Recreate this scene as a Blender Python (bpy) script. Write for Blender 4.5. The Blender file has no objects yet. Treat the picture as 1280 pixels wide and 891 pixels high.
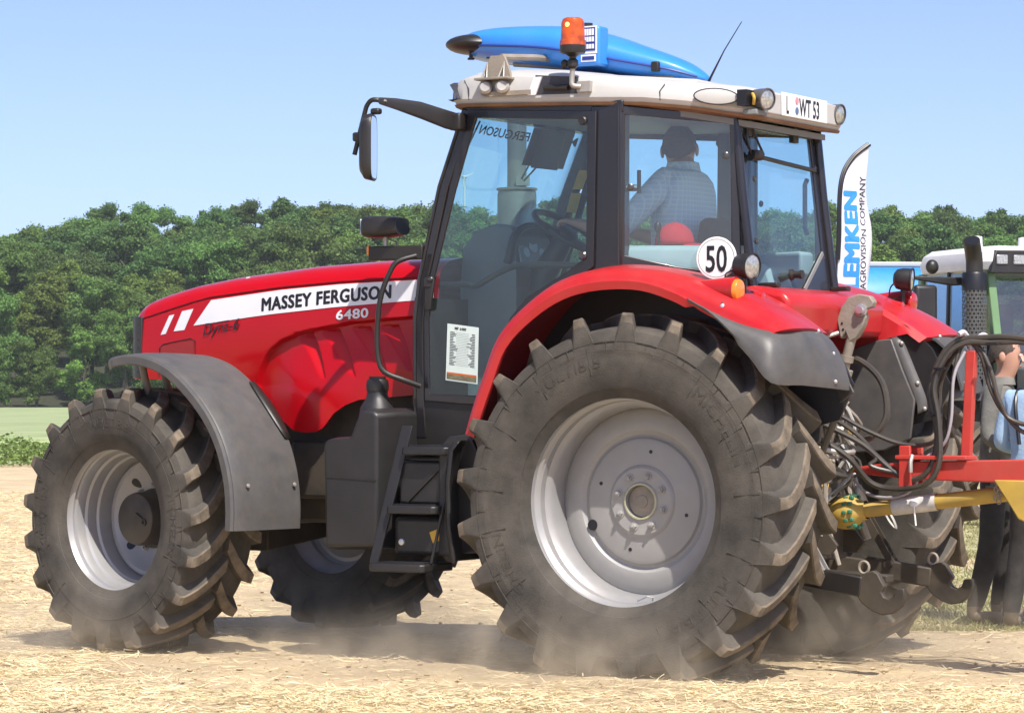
import bpy, bmesh, math, random
import numpy as np
from mathutils import Vector, Matrix
random.seed(7); rng = np.random.default_rng(7)
R_ = math.radians
# ---------------------------------------------------------------- camera, sky, sun, exposure
sc = bpy.context.scene
col = sc.collection
TH = R_(30.07)
FW = Vector((math.sin(TH), -math.cos(TH), 0)); RT = Vector((-math.cos(TH), -math.sin(TH), 0))
CAM = Vector((-6.574, 13.476, 1.31))
cd = bpy.data.cameras.new('camera'); cam = bpy.data.objects.new('camera', cd); col.objects.link(cam)
cam.location = CAM
cam.rotation_euler = (FW + Vector((0, 0, 49.5 / 3800))).to_track_quat('-Z', 'Y').to_euler()
cd.sensor_width = 36; cd.lens = 3800 / 1280 * 36; cd.clip_start = .5; cd.clip_end = 6000
sc.camera = cam
SUN = Vector((-.56, .44, 1.0)).normalized()
w = bpy.data.worlds.new('World'); sc.world = w; w.use_nodes = True
nt = w.node_tree; bg = nt.nodes['Background']
sky = nt.nodes.new('ShaderNodeTexSky'); sky.sky_type = 'NISHITA'; sky.sun_disc = False
sky.sun_elevation = math.asin(SUN.z); sky.sun_rotation = math.atan2(SUN.x, SUN.y)
sky.altitude = 0; sky.air_density = .5; sky.dust_density = 1.2; sky.ozone_density = 1.6
tn = nt.nodes.new('ShaderNodeMix'); tn.data_type = 'RGBA'; tn.blend_type = 'MULTIPLY'; tn.inputs[0].default_value = 1; tn.inputs[7].default_value = (1.0, .955, 1.03, 1)
nt.links.new(sky.outputs[0], tn.inputs[6]); nt.links.new(tn.outputs[2], bg.inputs[0]); bg.inputs[1].default_value = .135
sl = bpy.data.lights.new('sun', 'SUN'); so = bpy.data.objects.new('sun', sl); col.objects.link(so)
sl.energy = 4.2; sl.angle = R_(.5); sl.color = (1, .95, .87)
so.rotation_euler = (-SUN).to_track_quat('-Z', 'Y').to_euler(); so.location = (0, 0, 30)
sc.view_settings.view_transform = 'Standard'; sc.view_settings.look = 'None'
sc.view_settings.exposure = 0.68; sc.view_settings.gamma = 1; sc.view_settings.use_curve_mapping = False
sc.cycles.max_bounces = 8; sc.cycles.transparent_max_bounces = 24; sc.cycles.volume_bounces = 1
sc.cycles.use_denoising = True

# ---------------------------------------------------------------- materials
def srgb(r, g, b):
    return tuple(((c / 255) / 12.92 if c / 255 <= .04045 else ((c / 255 + .055) / 1.055) ** 2.4) for c in (r, g, b))
MATS = {}
def pm(name, c, rough=.5, metal=0., var=.12, scale=9., bump=0., bscale=60., dust=0., dustc=(.36, .27, .17), coat=0., spec=.5, dscale=3.5, island=0., objvar=0., trans=0., stretch=None):
    m = bpy.data.materials.new(name); m.use_nodes = True; N = m.node_tree.nodes; L = m.node_tree.links
    b = N['Principled BSDF']
    tc = N.new('ShaderNodeTexCoord')
    src = tc.outputs['Object']
    if stretch:
        mp = N.new('ShaderNodeMapping'); mp.inputs['Scale'].default_value = stretch; L.new(src, mp.inputs[0]); src = mp.outputs[0]
    n = N.new('ShaderNodeTexNoise'); n.inputs['Scale'].default_value = scale; n.inputs['Detail'].default_value = 6; L.new(src, n.inputs[0])
    r = N.new('ShaderNodeMapRange'); r.inputs[1].default_value = .3; r.inputs[2].default_value = .7
    r.inputs[3].default_value = 1 - var; r.inputs[4].default_value = 1 + var; L.new(n.outputs[0], r.inputs[0])
    v = N.new('ShaderNodeVectorMath'); v.operation = 'SCALE'; v.inputs[0].default_value = c[:3]; L.new(r.outputs[0], v.inputs['Scale'])
    out = v.outputs[0]
    if island or objvar:
        g = N.new('ShaderNodeNewGeometry'); oi = N.new('ShaderNodeObjectInfo')
        h = N.new('ShaderNodeHueSaturation')
        a1 = N.new('ShaderNodeMapRange'); a1.inputs[3].default_value = 1 - island; a1.inputs[4].default_value = 1 + island; L.new(g.outputs['Random Per Island'], a1.inputs[0])
        a2 = N.new('ShaderNodeMapRange'); a2.inputs[3].default_value = 1 - objvar; a2.inputs[4].default_value = 1 + objvar; L.new(oi.outputs['Random'], a2.inputs[0])
        mu = N.new('ShaderNodeMath'); mu.operation = 'MULTIPLY'; L.new(a1.outputs[0], mu.inputs[0]); L.new(a2.outputs[0], mu.inputs[1])
        a3 = N.new('ShaderNodeMapRange'); a3.inputs[3].default_value = .5 - objvar * .09; a3.inputs[4].default_value = .5 + objvar * .045; L.new(oi.outputs['Random'], a3.inputs[0])
        L.new(a3.outputs[0], h.inputs['Hue']); L.new(mu.outputs[0], h.inputs['Value']); L.new(out, h.inputs['Color']); out = h.outputs[0]
    rough_out = None
    if dust:
        n2 = N.new('ShaderNodeTexNoise'); n2.inputs['Scale'].default_value = dscale; n2.inputs['Detail'].default_value = 9; n2.inputs['Roughness'].default_value = .68; L.new(tc.outputs['Object'], n2.inputs[0])
        r2 = N.new('ShaderNodeMapRange'); r2.inputs[1].default_value = .32; r2.inputs[2].default_value = .72; r2.inputs[3].default_value = dust * .3; r2.inputs[4].default_value = min(1, dust * 1.75); L.new(n2.outputs[0], r2.inputs[0])
        mx = N.new('ShaderNodeMix'); mx.data_type = 'RGBA'; L.new(r2.outputs[0], mx.inputs[0]); L.new(out, mx.inputs[6]); mx.inputs[7].default_value = (*dustc, 1); out = mx.outputs[2]
        r3 = N.new('ShaderNodeMapRange'); r3.inputs[3].default_value = rough; r3.inputs[4].default_value = .9; L.new(r2.outputs[0], r3.inputs[0]); rough_out = r3.outputs[0]
    L.new(out, b.inputs['Base Color'])
    if rough_out: L.new(rough_out, b.inputs['Roughness'])
    else: b.inputs['Roughness'].default_value = rough
    b.inputs['Metallic'].default_value = metal; b.inputs['Specular IOR Level'].default_value = spec
    b.inputs['Coat Weight'].default_value = coat; b.inputs['Coat Roughness'].default_value = .06
    if bump:
        n3 = N.new('ShaderNodeTexNoise'); n3.inputs['Scale'].default_value = bscale; n3.inputs['Detail'].default_value = 5; L.new(src, n3.inputs[0])
        bp = N.new('ShaderNodeBump'); bp.inputs['Strength'].default_value = bump; bp.inputs['Distance'].default_value = .01; L.new(n3.outputs[0], bp.inputs['Height']); L.new(bp.outputs[0], b.inputs['Normal'])
    if trans:
        t = N.new('ShaderNodeBsdfTranslucent'); L.new(out, t.inputs[0]); ms = N.new('ShaderNodeMixShader'); ms.inputs[0].default_value = trans
        L.new(b.outputs[0], ms.inputs[1]); L.new(t.outputs[0], ms.inputs[2]); L.new(ms.outputs[0], N['Material Output'].inputs[0])
    MATS[name] = m
    return m
def glass(name, tint, refl=.0, ior=1.5, dusty=.04):
    m = bpy.data.materials.new(name); m.use_nodes = True; N = m.node_tree.nodes; L = m.node_tree.links
    N.remove(N['Principled BSDF'])
    t = N.new('ShaderNodeBsdfTransparent'); t.inputs[0].default_value = (*tint, 1)
    g = N.new('ShaderNodeBsdfGlossy'); g.inputs['Roughness'].default_value = .02; g.inputs[0].default_value = (1, 1, 1, 1)
    d = N.new('ShaderNodeBsdfDiffuse'); d.inputs[0].default_value = (.42, .4, .34, 1)
    f = N.new('ShaderNodeFresnel'); f.inputs[0].default_value = ior
    a0 = N.new('ShaderNodeMath'); a0.operation = 'ADD'; a0.inputs[1].default_value = refl; L.new(f.outputs[0], a0.inputs[0])
    ge = N.new('ShaderNodeNewGeometry'); iv = N.new('ShaderNodeMath'); iv.operation = 'SUBTRACT'; iv.inputs[0].default_value = 1; L.new(ge.outputs['Backfacing'], iv.inputs[1])
    a = N.new('ShaderNodeMath'); a.operation = 'MULTIPLY'; L.new(a0.outputs[0], a.inputs[0]); L.new(iv.outputs[0], a.inputs[1])
    m1 = N.new('ShaderNodeMixShader'); L.new(a.outputs[0], m1.inputs[0]); L.new(t.outputs[0], m1.inputs[1]); L.new(g.outputs[0], m1.inputs[2])
    tc = N.new('ShaderNodeTexCoord'); n = N.new('ShaderNodeTexNoise'); n.inputs['Scale'].default_value = 2.5; n.inputs['Detail'].default_value = 8; L.new(tc.outputs['Object'], n.inputs[0])
    r = N.new('ShaderNodeMapRange'); r.inputs[1].default_value = .35; r.inputs[2].default_value = .75; r.inputs[3].default_value = dusty * .3; r.inputs[4].default_value = dusty * 1.8; L.new(n.outputs[0], r.inputs[0])
    m2 = N.new('ShaderNodeMixShader'); L.new(r.outputs[0], m2.inputs[0]); L.new(m1.outputs[0], m2.inputs[1]); L.new(d.outputs[0], m2.inputs[2])
    L.new(m2.outputs[0], N['Material Output'].inputs[0]); MATS[name] = m
    return m
RED = pm('red_paint', (.42, .0015, .006), .2, var=.02, coat=.12, spec=.3)
REDD = pm('red_paint_dusty', (.44, .002, .009), .28, var=.04, coat=.15, dust=.06, spec=.35, dustc=(.5, .36, .28))
REDI = pm('red_implement_paint', (.48, .02, .018), .4, var=.1, dust=.12)
BLK = pm('black_plastic', (.009, .009, .010), .42, var=.2, dust=.03)
BLKD = pm('black_plastic_dusty', (.012, .0125, .015), .42, var=.2, bump=.12, bscale=220, dust=.022)
FEND = pm('grey_black_fender_plastic', (.062, .064, .068), .42, var=.16, bump=.08, bscale=300, dust=.075, dscale=13)
FRAME = pm('black_cab_paint', (.008, .008, .012), .25, var=.1, dust=.02, coat=.3)
CHAS = pm('dark_chassis_paint', (.014, .0135, .013), .55, var=.3, dust=.13)
RUB = pm('tyre_rubber', (.022, .021, .02), .75, var=.25, bump=.25, bscale=140, dust=.29, dustc=(.215, .188, .152), spec=.3, dscale=3)
RUBT = pm('tyre_lug_dusty', (.045, .042, .038), .8, var=.25, bump=.25, bscale=160, dust=.46, dustc=(.30, .235, .165), spec=.3, dscale=9)
RUBL = pm('tyre_lettering_rubber', (.021, .020, .019), .75, var=.2, dust=.22, dustc=(.235, .195, .15))
SILV = pm('silver_rim_paint', (.33, .335, .35), .38, metal=.35, var=.06, dust=.17, dscale=6, dustc=(.42, .35, .26))
SILD = pm('silver_disc_paint', (.335, .33, .325), .45, metal=.15, var=.06, dust=.24, dscale=5, dustc=(.34, .315, .27))
ROOF = pm('light_grey_roof_plastic', (.46, .455, .44), .45, var=.05, dust=.08)
ROOFD = pm('dark_grey_vent_plastic', (.035, .035, .045), .5, var=.1)
STEEL = pm('bare_steel', (.42, .41, .39), .45, metal=.55, var=.2, dust=.15)
STEELG = pm('grey_cast_steel', (.27, .25, .22), .6, metal=.2, var=.25, dust=.3, bump=.2, bscale=80)
CHROME = pm('zinc_bolt', (.6, .6, .6), .3, metal=.8, var=.1)
BOLT = pm('dark_bolt', (.10, .10, .10), .25, metal=.7, var=.15)
WHITE = pm('white_decal', (.72, .72, .74), .3, var=.02, coat=.4)
WHITE2 = pm('white_sign_paint', (.80, .80, .80), .4, var=.02)
INK = pm('black_ink', (.008, .008, .012), .4, var=.02)
INKR = pm('dark_red_ink', (.07, .004, .006), .4, var=.02)
ORANGE = pm('orange_plastic', (.85, .22, .02), .25, var=.1, coat=.4)
AMBER = pm('amber_beacon_plastic', (.62, .10, .012), .15, var=.45, scale=26, coat=.6, trans=.25)
REDLENS = pm('red_lens', (.45, .01, .01), .2, var=.1, coat=.5)
LENS = pm('lamp_lens', (.42, .42, .41), .15, metal=.5, var=.35, scale=60, coat=.7)
YEL = pm('yellow_plastic', (.50, .32, .025), .5, var=.2, dust=.28)
GRNP = pm('green_chain_plastic', (.05, .2, .12), .5, var=.2)
HOSE = pm('hose_rubber', (.02, .02, .02), .4, var=.15, dust=.10)
GREYP = pm('grey_interior_plastic', (.20, .21, .21), .6, var=.06)
GREYL = pm('pale_interior_panel', (.40, .42, .41), .6, var=.05)
SEATM = pm('seat_fabric', (.03, .03, .035), .9, var=.2, bump=.3, bscale=200)
BLUEP = pm('blue_pod_plastic', (.02, .23, .74), .35, var=.05, coat=.3, dust=.05, dustc=(.4, .45, .5))
BLUEM = pm('blue_machine_paint', (.04, .24, .60), .4, var=.08, coat=.08, spec=.3)
NAVY = pm('navy_sticker', (.02, .04, .22), .4, var=.04)
GLASS = glass('cab_glass', (.80, .92, .94), .03, dusty=.016)
GLASSB = glass('rear_glass', (.84, .94, .96), .03, dusty=.022)
GLASSF = glass('tinted_glass', (.50, .58, .62), .10, dusty=.06)
MIRR = pm('mirror_glass', (.8, .8, .8), .03, metal=1., var=.0)
STICKY = pm('yellow_warning_sticker', (.65, .38, .04), .5, var=.1)
SKIN = pm('skin', (.50, .27, .19), .55, var=.08)
HAIRD = pm('dark_hair', (.06, .045, .034), .8, var=.4, scale=80, bump=.5, bscale=200)
HAIRG = pm('grey_hair', (.42, .41, .40), .8, var=.3, scale=80, bump=.5, bscale=200)
JEANS = pm('jeans_denim', (.07, .11, .20), .9, var=.3, scale=25, bump=.3)
DARKTR = pm('dark_trousers', (.035, .032, .03), .9, var=.3, scale=14, bump=.3)
GREYJ = pm('grey_jacket', (.16, .155, .14), .9, var=.2, scale=12, bump=.3)
BLUESH = pm('light_blue_shirt', (.36, .52, .72), .85, var=.12, scale=10, bump=.3)
BOOT = pm('boot_leather', (.02, .018, .016), .5, var=.3, dust=.3)
CAPR = pm('red_cap_cotton', (.55, .02, .03), .85, var=.1, bump=.2)
FGREEN = pm('green_tractor_paint', (.15, .26, .12), .35, var=.06, coat=.4)
FWHITE = pm('white_tractor_roof', (.70, .70, .70), .4, var=.04)
FLAGM = pm('banner_cloth', (.80, .78, .84), .8, var=.04, trans=.25)
BLUEL = pm('blue_print', (.03, .25, .72), .6, var=.02)
# checked shirt of the driver
def checked(name, a, b_, s):
    m = pm(name, a, .9, var=.05); N = m.node_tree.nodes; L = m.node_tree.links; b = N['Principled BSDF']
    old = b.inputs['Base Color'].links[0].from_socket; tc = N.new('ShaderNodeTexCoord'); sx = N.new('ShaderNodeSeparateXYZ'); L.new(tc.outputs['Object'], sx.inputs[0])
    acc = None
    for ax in (1, 2):
        mm = N.new('ShaderNodeMath'); mm.operation = 'MULTIPLY'; mm.inputs[1].default_value = s; L.new(sx.outputs[ax], mm.inputs[0])
        fr = N.new('ShaderNodeMath'); fr.operation = 'FRACT'; L.new(mm.outputs[0], fr.inputs[0])
        g = N.new('ShaderNodeMath'); g.operation = 'LESS_THAN'; g.inputs[1].default_value = .22; L.new(fr.outputs[0], g.inputs[0])
        if acc is None: acc = g.outputs[0]
        else:
            q = N.new('ShaderNodeMath'); q.operation = 'MAXIMUM'; L.new(acc, q.inputs[0]); L.new(g.outputs[0], q.inputs[1]); acc = q.outputs[0]
    mx = N.new('ShaderNodeMix'); mx.data_type = 'RGBA'; L.new(acc, mx.inputs[0]); L.new(old, mx.inputs[6]); mx.inputs[7].default_value = (*b_, 1); L.new(mx.outputs[2], b.inputs['Base Color'])
    return m
CHECK = checked('checked_shirt_cotton', (.52, .63, .78), (.68, .76, .85), 46)

# ---------------------------------------------------------------- mesh helpers
def frame_of(d):
    d = Vector(d).normalized(); a = Vector((0, 0, 1)) if abs(d.z) < .9 else Vector((1, 0, 0))
    s = d.cross(a).normalized(); return s, s.cross(d).normalized()
def cr(pts, k=6):
    """Catmull-Rom through the points"""
    P = [Vector(p) for p in pts]; P = [P[0] * 2 - P[1]] + P + [P[-1] * 2 - P[-2]]; o = []
    for i in range(1, len(P) - 2):
        for j in range(k):
            t = j / k; a, b, c, d = P[i - 1:i + 3]
            o.append(.5 * ((2 * b) + (c - a) * t + (2 * a - 5 * b + 4 * c - d) * t * t + (3 * b - a - 3 * c + d) * t ** 3))
    o.append(P[-2]); return o
def lerp(tab, x):
    """piecewise-linear table"""
    xs = [t[0] for t in tab]
    if x <= xs[0]: return tab[0][1]
    for (a, va), (b, vb) in zip(tab, tab[1:]):
        if x <= b: return va + (vb - va) * (x - a) / (b - a)
    return tab[-1][1]
class MB:
    def __init__(s): s.v = []; s.f = []; s.m = []
    def add(s, vs, fs, mi=0):
        k = len(s.v); s.v += [tuple(p) for p in vs]; s.f += [tuple(i + k for i in f) for f in fs]; s.m += [mi] * len(fs); return s
    def box(s, c, d, rot=None, mi=0, taper=1.):
        x, y, z = (q / 2 for q in d); t = taper
        vs = [Vector(p) for p in ((-x, -y, -z), (x, -y, -z), (x, y, -z), (-x, y, -z), (-x * t, -y * t, z), (x * t, -y * t, z), (x * t, y * t, z), (-x * t, y * t, z))]
        if rot is not None: vs = [rot @ p for p in vs]
        vs = [p + Vector(c) for p in vs]
        return s.add(vs, [(0, 3, 2, 1), (4, 5, 6, 7), (0, 1, 5, 4), (1, 2, 6, 5), (2, 3, 7, 6), (3, 0, 4, 7)], mi)
    def loft(s, loops, caps=True, closed=True, mi=0):
        n = len(loops[0]); k = len(s.v); s.v += [tuple(p) for l in loops for p in l]; fs = []
        for i in range(len(loops) - 1):
            for j in range(n if closed else n - 1):
                a = k + i * n + j; b = k + i * n + (j + 1) % n; fs.append((a, b, b + n, a + n))
        if caps: fs.append(tuple(k + j for j in range(n))[::-1]); fs.append(tuple(k + (len(loops) - 1) * n + j for j in range(n)))
        s.f += fs; s.m += [mi] * len(fs); return s
    def prism(s, poly, fa, fb, mi=0):
        """poly = list of 2D points, fa/fb map a 2D point to each of two 3D faces"""
        return s.loft([[fa(*p) for p in poly], [fb(*p) for p in poly]], mi=mi)
    def xz(s, poly, y0, y1, mi=0): return s.prism(poly, lambda a, b: (a, y0, b), lambda a, b: (a, y1, b), mi)
    def ring(s, outer, inner, fa, fb, mi=0):
        n = len(outer); A = [fa(*p) for p in outer]; B = [fa(*p) for p in inner]; Cc = [fb(*p) for p in inner]; D = [fb(*p) for p in outer]
        fs = []
        for j in range(n):
            q = (j + 1) % n
            for t in range(4):
                t2 = (t + 1) % 4; fs.append((t * n + j, t * n + q, t2 * n + q, t2 * n + j))
        return s.add(A + B + Cc + D, fs, mi)
    def tube(s, pts, r, n=10, mi=0, smooth=0, sq=1.):
        if smooth: 
            if not isinstance(r, (int, float)):
                r = [p.x for p in cr([(q, 0, 0) for q in r], smooth)]
            pts = cr(pts, smooth)
        P = [Vector(p) for p in pts]; loops = []; u = None
        for i, p in enumerate(P):
            d = (P[min(i + 1, len(P) - 1)] - P[max(i - 1, 0)]).normalized()
            if u is None: u, _ = frame_of(d)
            u = (u - d * u.dot(d)).normalized(); v = d.cross(u)
            rr = r if isinstance(r, (int, float)) else r[i]
            loops.append([p + (u * math.cos(2 * math.pi * j / n) + v * math.sin(2 * math.pi * j / n) * sq) * rr for j in range(n)])
        return s.loft(loops, mi=mi)
    def bar(s, p0, p1, wd, ht, mi=0, up=(0, 0, 1), w1=None, h1=None):
        p0 = Vector(p0); p1 = Vector(p1); d = (p1 - p0).normalized(); a = d.cross(Vector(up)).normalized(); b = a.cross(d)
        L = []
        for p, ww, hh in ((p0, wd, ht), (p1, w1 or wd, h1 or ht)):
            L.append([p + a * x * ww / 2 + b * y * hh / 2 for x, y in ((-1, -1), (1, -1), (1, 1), (-1, 1))])
        return s.loft(L, mi=mi)
    def lathe(s, prof, c, axis, n=32, mi=0, cap0=False, cap1=False):
        """prof = [(radius, distance along axis)]"""
        ax = Vector(axis).normalized(); u, v = frame_of(ax); c = Vector(c)
        loops = [[c + ax * h + (u * math.cos(2 * math.pi * j / n) + v * math.sin(2 * math.pi * j / n)) * max(r, 1e-4) for j in range(n)] for r, h in prof]
        k = len(s.v); s.loft(loops, caps=False, mi=mi)
        if cap0: s.f.append(tuple(k + j for j in range(n))[::-1]); s.m.append(mi)
        if cap1: s.f.append(tuple(k + (len(loops) - 1) * n + j for j in range(n))); s.m.append(mi)
        return s
    def grid(s, P, mi=0):
        nx = len(P); ny = len(P[0]); k = len(s.v); s.v += [tuple(p) for r in P for p in r]
        for i in range(nx - 1):
            for j in range(ny - 1):
                a = k + i * ny + j; s.f.append((a, a + 1, a + ny + 1, a + ny)); s.m.append(mi)
        return s
    def ell(s, c, r, n=16, m=10, rot=None, mi=0):
        c = Vector(c); loops = []
        for i in range(m + 1):
            a = math.pi * i / m; l = []
            for j in range(n):
                b = 2 * math.pi * j / n; p = Vector((r[0] * math.sin(a) * math.cos(b), r[1] * math.sin(a) * math.sin(b), r[2] * math.cos(a)))
                if i in (0, m): p = Vector((1e-5 * math.cos(b), 1e-5 * math.sin(b), p.z))
                l.append(c + (rot @ p if rot is not None else p))
            loops.append(l)
        return s.loft(loops, mi=mi)
    def mesh(s, name, mats, smooth=40):
        me = bpy.data.meshes.new(name); me.from_pydata(s.v, [], s.f); ml = mats if isinstance(mats, (list, tuple)) else [mats]
        for q in ml: me.materials.append(q)
        if len(ml) > 1: me.polygons.foreach_set('material_index', s.m)
        bm = bmesh.new(); bm.from_mesh(me); bmesh.ops.recalc_face_normals(bm, faces=bm.faces); bm.to_mesh(me); bm.free()
        if smooth: me.shade_smooth(); me.set_sharp_from_angle(angle=R_(smooth))
        me.update(); return me
    def build(s, name, mats, parent=None, smooth=40, bevel=0., seg=2, solid=0., loc=None, subsurf=0):
        o = bpy.data.objects.new(name, s.mesh(name, mats, smooth)); col.objects.link(o); o.parent = parent
        if loc is not None: o.location = loc
        if subsurf: md = o.modifiers.new('sub', 'SUBSURF'); md.levels = md.render_levels = subsurf
        if solid: md = o.modifiers.new('solid', 'SOLIDIFY'); md.thickness = solid; md.offset = 0
        if bevel: md = o.modifiers.new('bevel', 'BEVEL'); md.width = bevel; md.segments = seg; md.limit_method = 'ANGLE'; md.angle_limit = R_(35)
        return o
def empty(name, loc=(0, 0, 0), parent=None):
    o = bpy.data.objects.new(name, None); col.objects.link(o); o.location = loc; o.parent = parent; o.empty_display_size = .2; return o
def tag(o, label, cat, group=None, kind=None):
    o['label'] = label; o['category'] = cat
    if group: o['group'] = group
    if kind: o['kind'] = kind
    return o
def structure(o, label=None):
    o['kind'] = 'structure'
    if label: o['label'] = label
    return o
def text_mesh(txt, size=1., bold=0., shear=0., extrude=0., sx=1., align='LEFT', res=3, spacing=1.):
    """letters as raw geometry: list of 2D vertices and faces"""
    cu = bpy.data.curves.new('letters', 'FONT'); cu.body = txt; cu.size = size; cu.offset = bold; cu.shear = shear; cu.resolution_u = res; cu.align_x = align; cu.space_character = spacing
    o = bpy.data.objects.new('letters', cu); col.objects.link(o); bpy.context.view_layer.update()
    me = bpy.data.meshes.new_from_object(o.evaluated_get(bpy.context.evaluated_depsgraph_get()))
    v = [(p.co.x * sx, p.co.y) for p in me.vertices]; f = [tuple(q.vertices) for q in me.polygons]
    bpy.data.objects.remove(o); bpy.data.curves.remove(cu); bpy.data.meshes.remove(me); return v, f
def letters(name, txt, fn, mat, parent, fat=0., **k):
    """letters laid on a surface: fn maps text plane (a, b) to 3D"""
    v, f = text_mesh(txt, **k); mb = MB()
    offs = [(0, 0)] + [(fat * math.cos(t), fat * .7 * math.sin(t)) for t in [k_ * math.pi / 4 for k_ in range(8)]] if fat else [(0, 0)]
    for i_, (qa, qb) in enumerate(offs): mb.add([Vector(fn(p[0] + qa, p[1] + qb)) + Vector((0, -.00012 * i_, 0)) for p in v], f)
    return mb.build(name, mat, parent, smooth=0)
# ================================================================ the red tractor
def tyre_mesh(R, wd, rb, lug, N, na=132):
    """carcass + chevron lugs; wheel axis = local Y (outer side +Y), forward = +X, up = +Z; flattened where it stands"""
    mb = MB(); Rb = R - lug; h = wd / 2
    half = [(0, Rb + .004), (.25 * wd, Rb), (.40 * wd, Rb - .010), (.462 * wd, Rb - .026), (.486 * wd, Rb - .055), (.494 * wd, Rb - .095), (.4965 * wd, Rb - .108), (.4965 * wd, Rb - .116), (.495 * wd, Rb - .118),
            (.5 * wd, (Rb * .55 + rb * .45)), (.492 * wd, (Rb * .35 + rb * .65)), (.475 * wd, (Rb * .2 + rb * .8)), (.462 * wd, rb + .045), (.458 * wd, rb + .04), (.45 * wd, rb + .038), (.42 * wd, rb + .012), (.40 * wd, rb - .005)]
    prof = [(r, -y) for y, r in half[::-1]] + [(r, y) for y, r in half[1:]]
    mb.lathe(prof, (0, 0, 0), (0, 1, 0), na)
    def P(y, r, a): return (r * math.cos(a), y, r * math.sin(a))
    # (share of half width from shoulder, angle share, base drop, top drop)
    path = [(.992, -.05, .13, .118), (.994, -.035, .11, .045), (.965, -.015, .07, .012), (.90, .02, .05, .0), (.78, .08, .03, .0), (.60, .20, .02, .0), (.38, .42, .015, .0), (.16, .70, .01, .0), (-.03, .98, .01, .0)]
    step = 2 * math.pi / N; span = .80 * h / Rb
    for side in (1, -1):
        for k in range(N):
            a0 = k * step + (0 if side > 0 else step / 2) + .13
            loops = []
            for i, (u, ash, db, dt) in enumerate(path):
                # rolling forward (+X up front goes down): centre leads -> at the rear the centre is higher
                a = a0 - ash * span
                y = side * u * h
                tb = (.062, .064, .058, .050, .044, .040, .038, .036, .033)[i]; tt = (.042, .029, .027, .027, .027, .027, .027, .027, .024)[i]
                jit = 1 + .05 * math.sin(k * 12.9 + i)
                rb_ = R - lug - db; rt = R - dt
                # bar slants: thickness measured along the circumference grows where it runs steep
                g = 1 + .45 * max(0, min(1, (1 - u) * 1.3))
                loops.append([P(y, rb_, a - tb * g / rb_), P(y, rt - .008, a - tt * g * 1.06 * jit / rt), P(y, rt, a - tt * g * .86 * jit / rt),
                              P(y, rt, a + tt * g * .86 * jit / rt), P(y, rt - .008, a + tt * g * 1.06 * jit / rt), P(y, rb_, a + tb * g / rb_)])
            n = 6; k0 = len(mb.v); mb.v += [p for l in loops for p in l]
            for i in range(len(loops) - 1):
                for j in range(n - 1):
                    q = k0 + i * n + j; mb.f.append((q, q + 1, q + 1 + n, q + n)); mb.m.append(1 if (j in (1, 2, 3) and i > 0) else 0)
            for e in (0, len(loops) - 1):
                mb.f.append(tuple(k0 + e * n + j for j in range(n))); mb.m.append(0)
    return mb
def flatten(me, zmin, wd, bulge=.25):
    for v in me.vertices:
        if v.co.z < zmin:
            d = zmin - v.co.z; v.co.z = zmin - d * .04
        t = max(0, 1 - (v.co.z - zmin) / .30)
        if t > 0 and abs(v.co.y) > .3 * wd: v.co.y *= 1 + .05 * t * t
def sidewall_text(parent, txt, mid, size, y, sx=1., flip=1, bold=.01, name='tyre_lettering'):
    v, f = text_mesh(txt, size=1, bold=bold, align='CENTER', sx=sx, res=2); mb = MB(); r0 = mid[0]; a0 = mid[1]
    def fn(a, b, o):
        r = r0 + (b - .35) * size; ang = a0 + a * size / r0
        return (r * math.cos(ang), y + o - abs(b - .35) * .006, r * math.sin(ang))
    mb.add([fn(a, b, .0025) for a, b in v], f)
    return mb.build(name, RUBL, parent, smooth=0)
def hexnut(mb, c, ax, r, hgt, mi=0):
    mb.lathe([(r, 0), (r, hgt * .8), (r * .85, hgt), (0, hgt)], c, ax, 6, mi); mb.lathe([(r * .5, hgt), (r * .5, hgt * 1.5), (0, hgt * 1.6)], c, ax, 10, mi)
tractor = empty('tractor')
tag(tractor, 'large red tractor with light grey cab roof and dusty tyres driving over the stubble', 'tractor')

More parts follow.
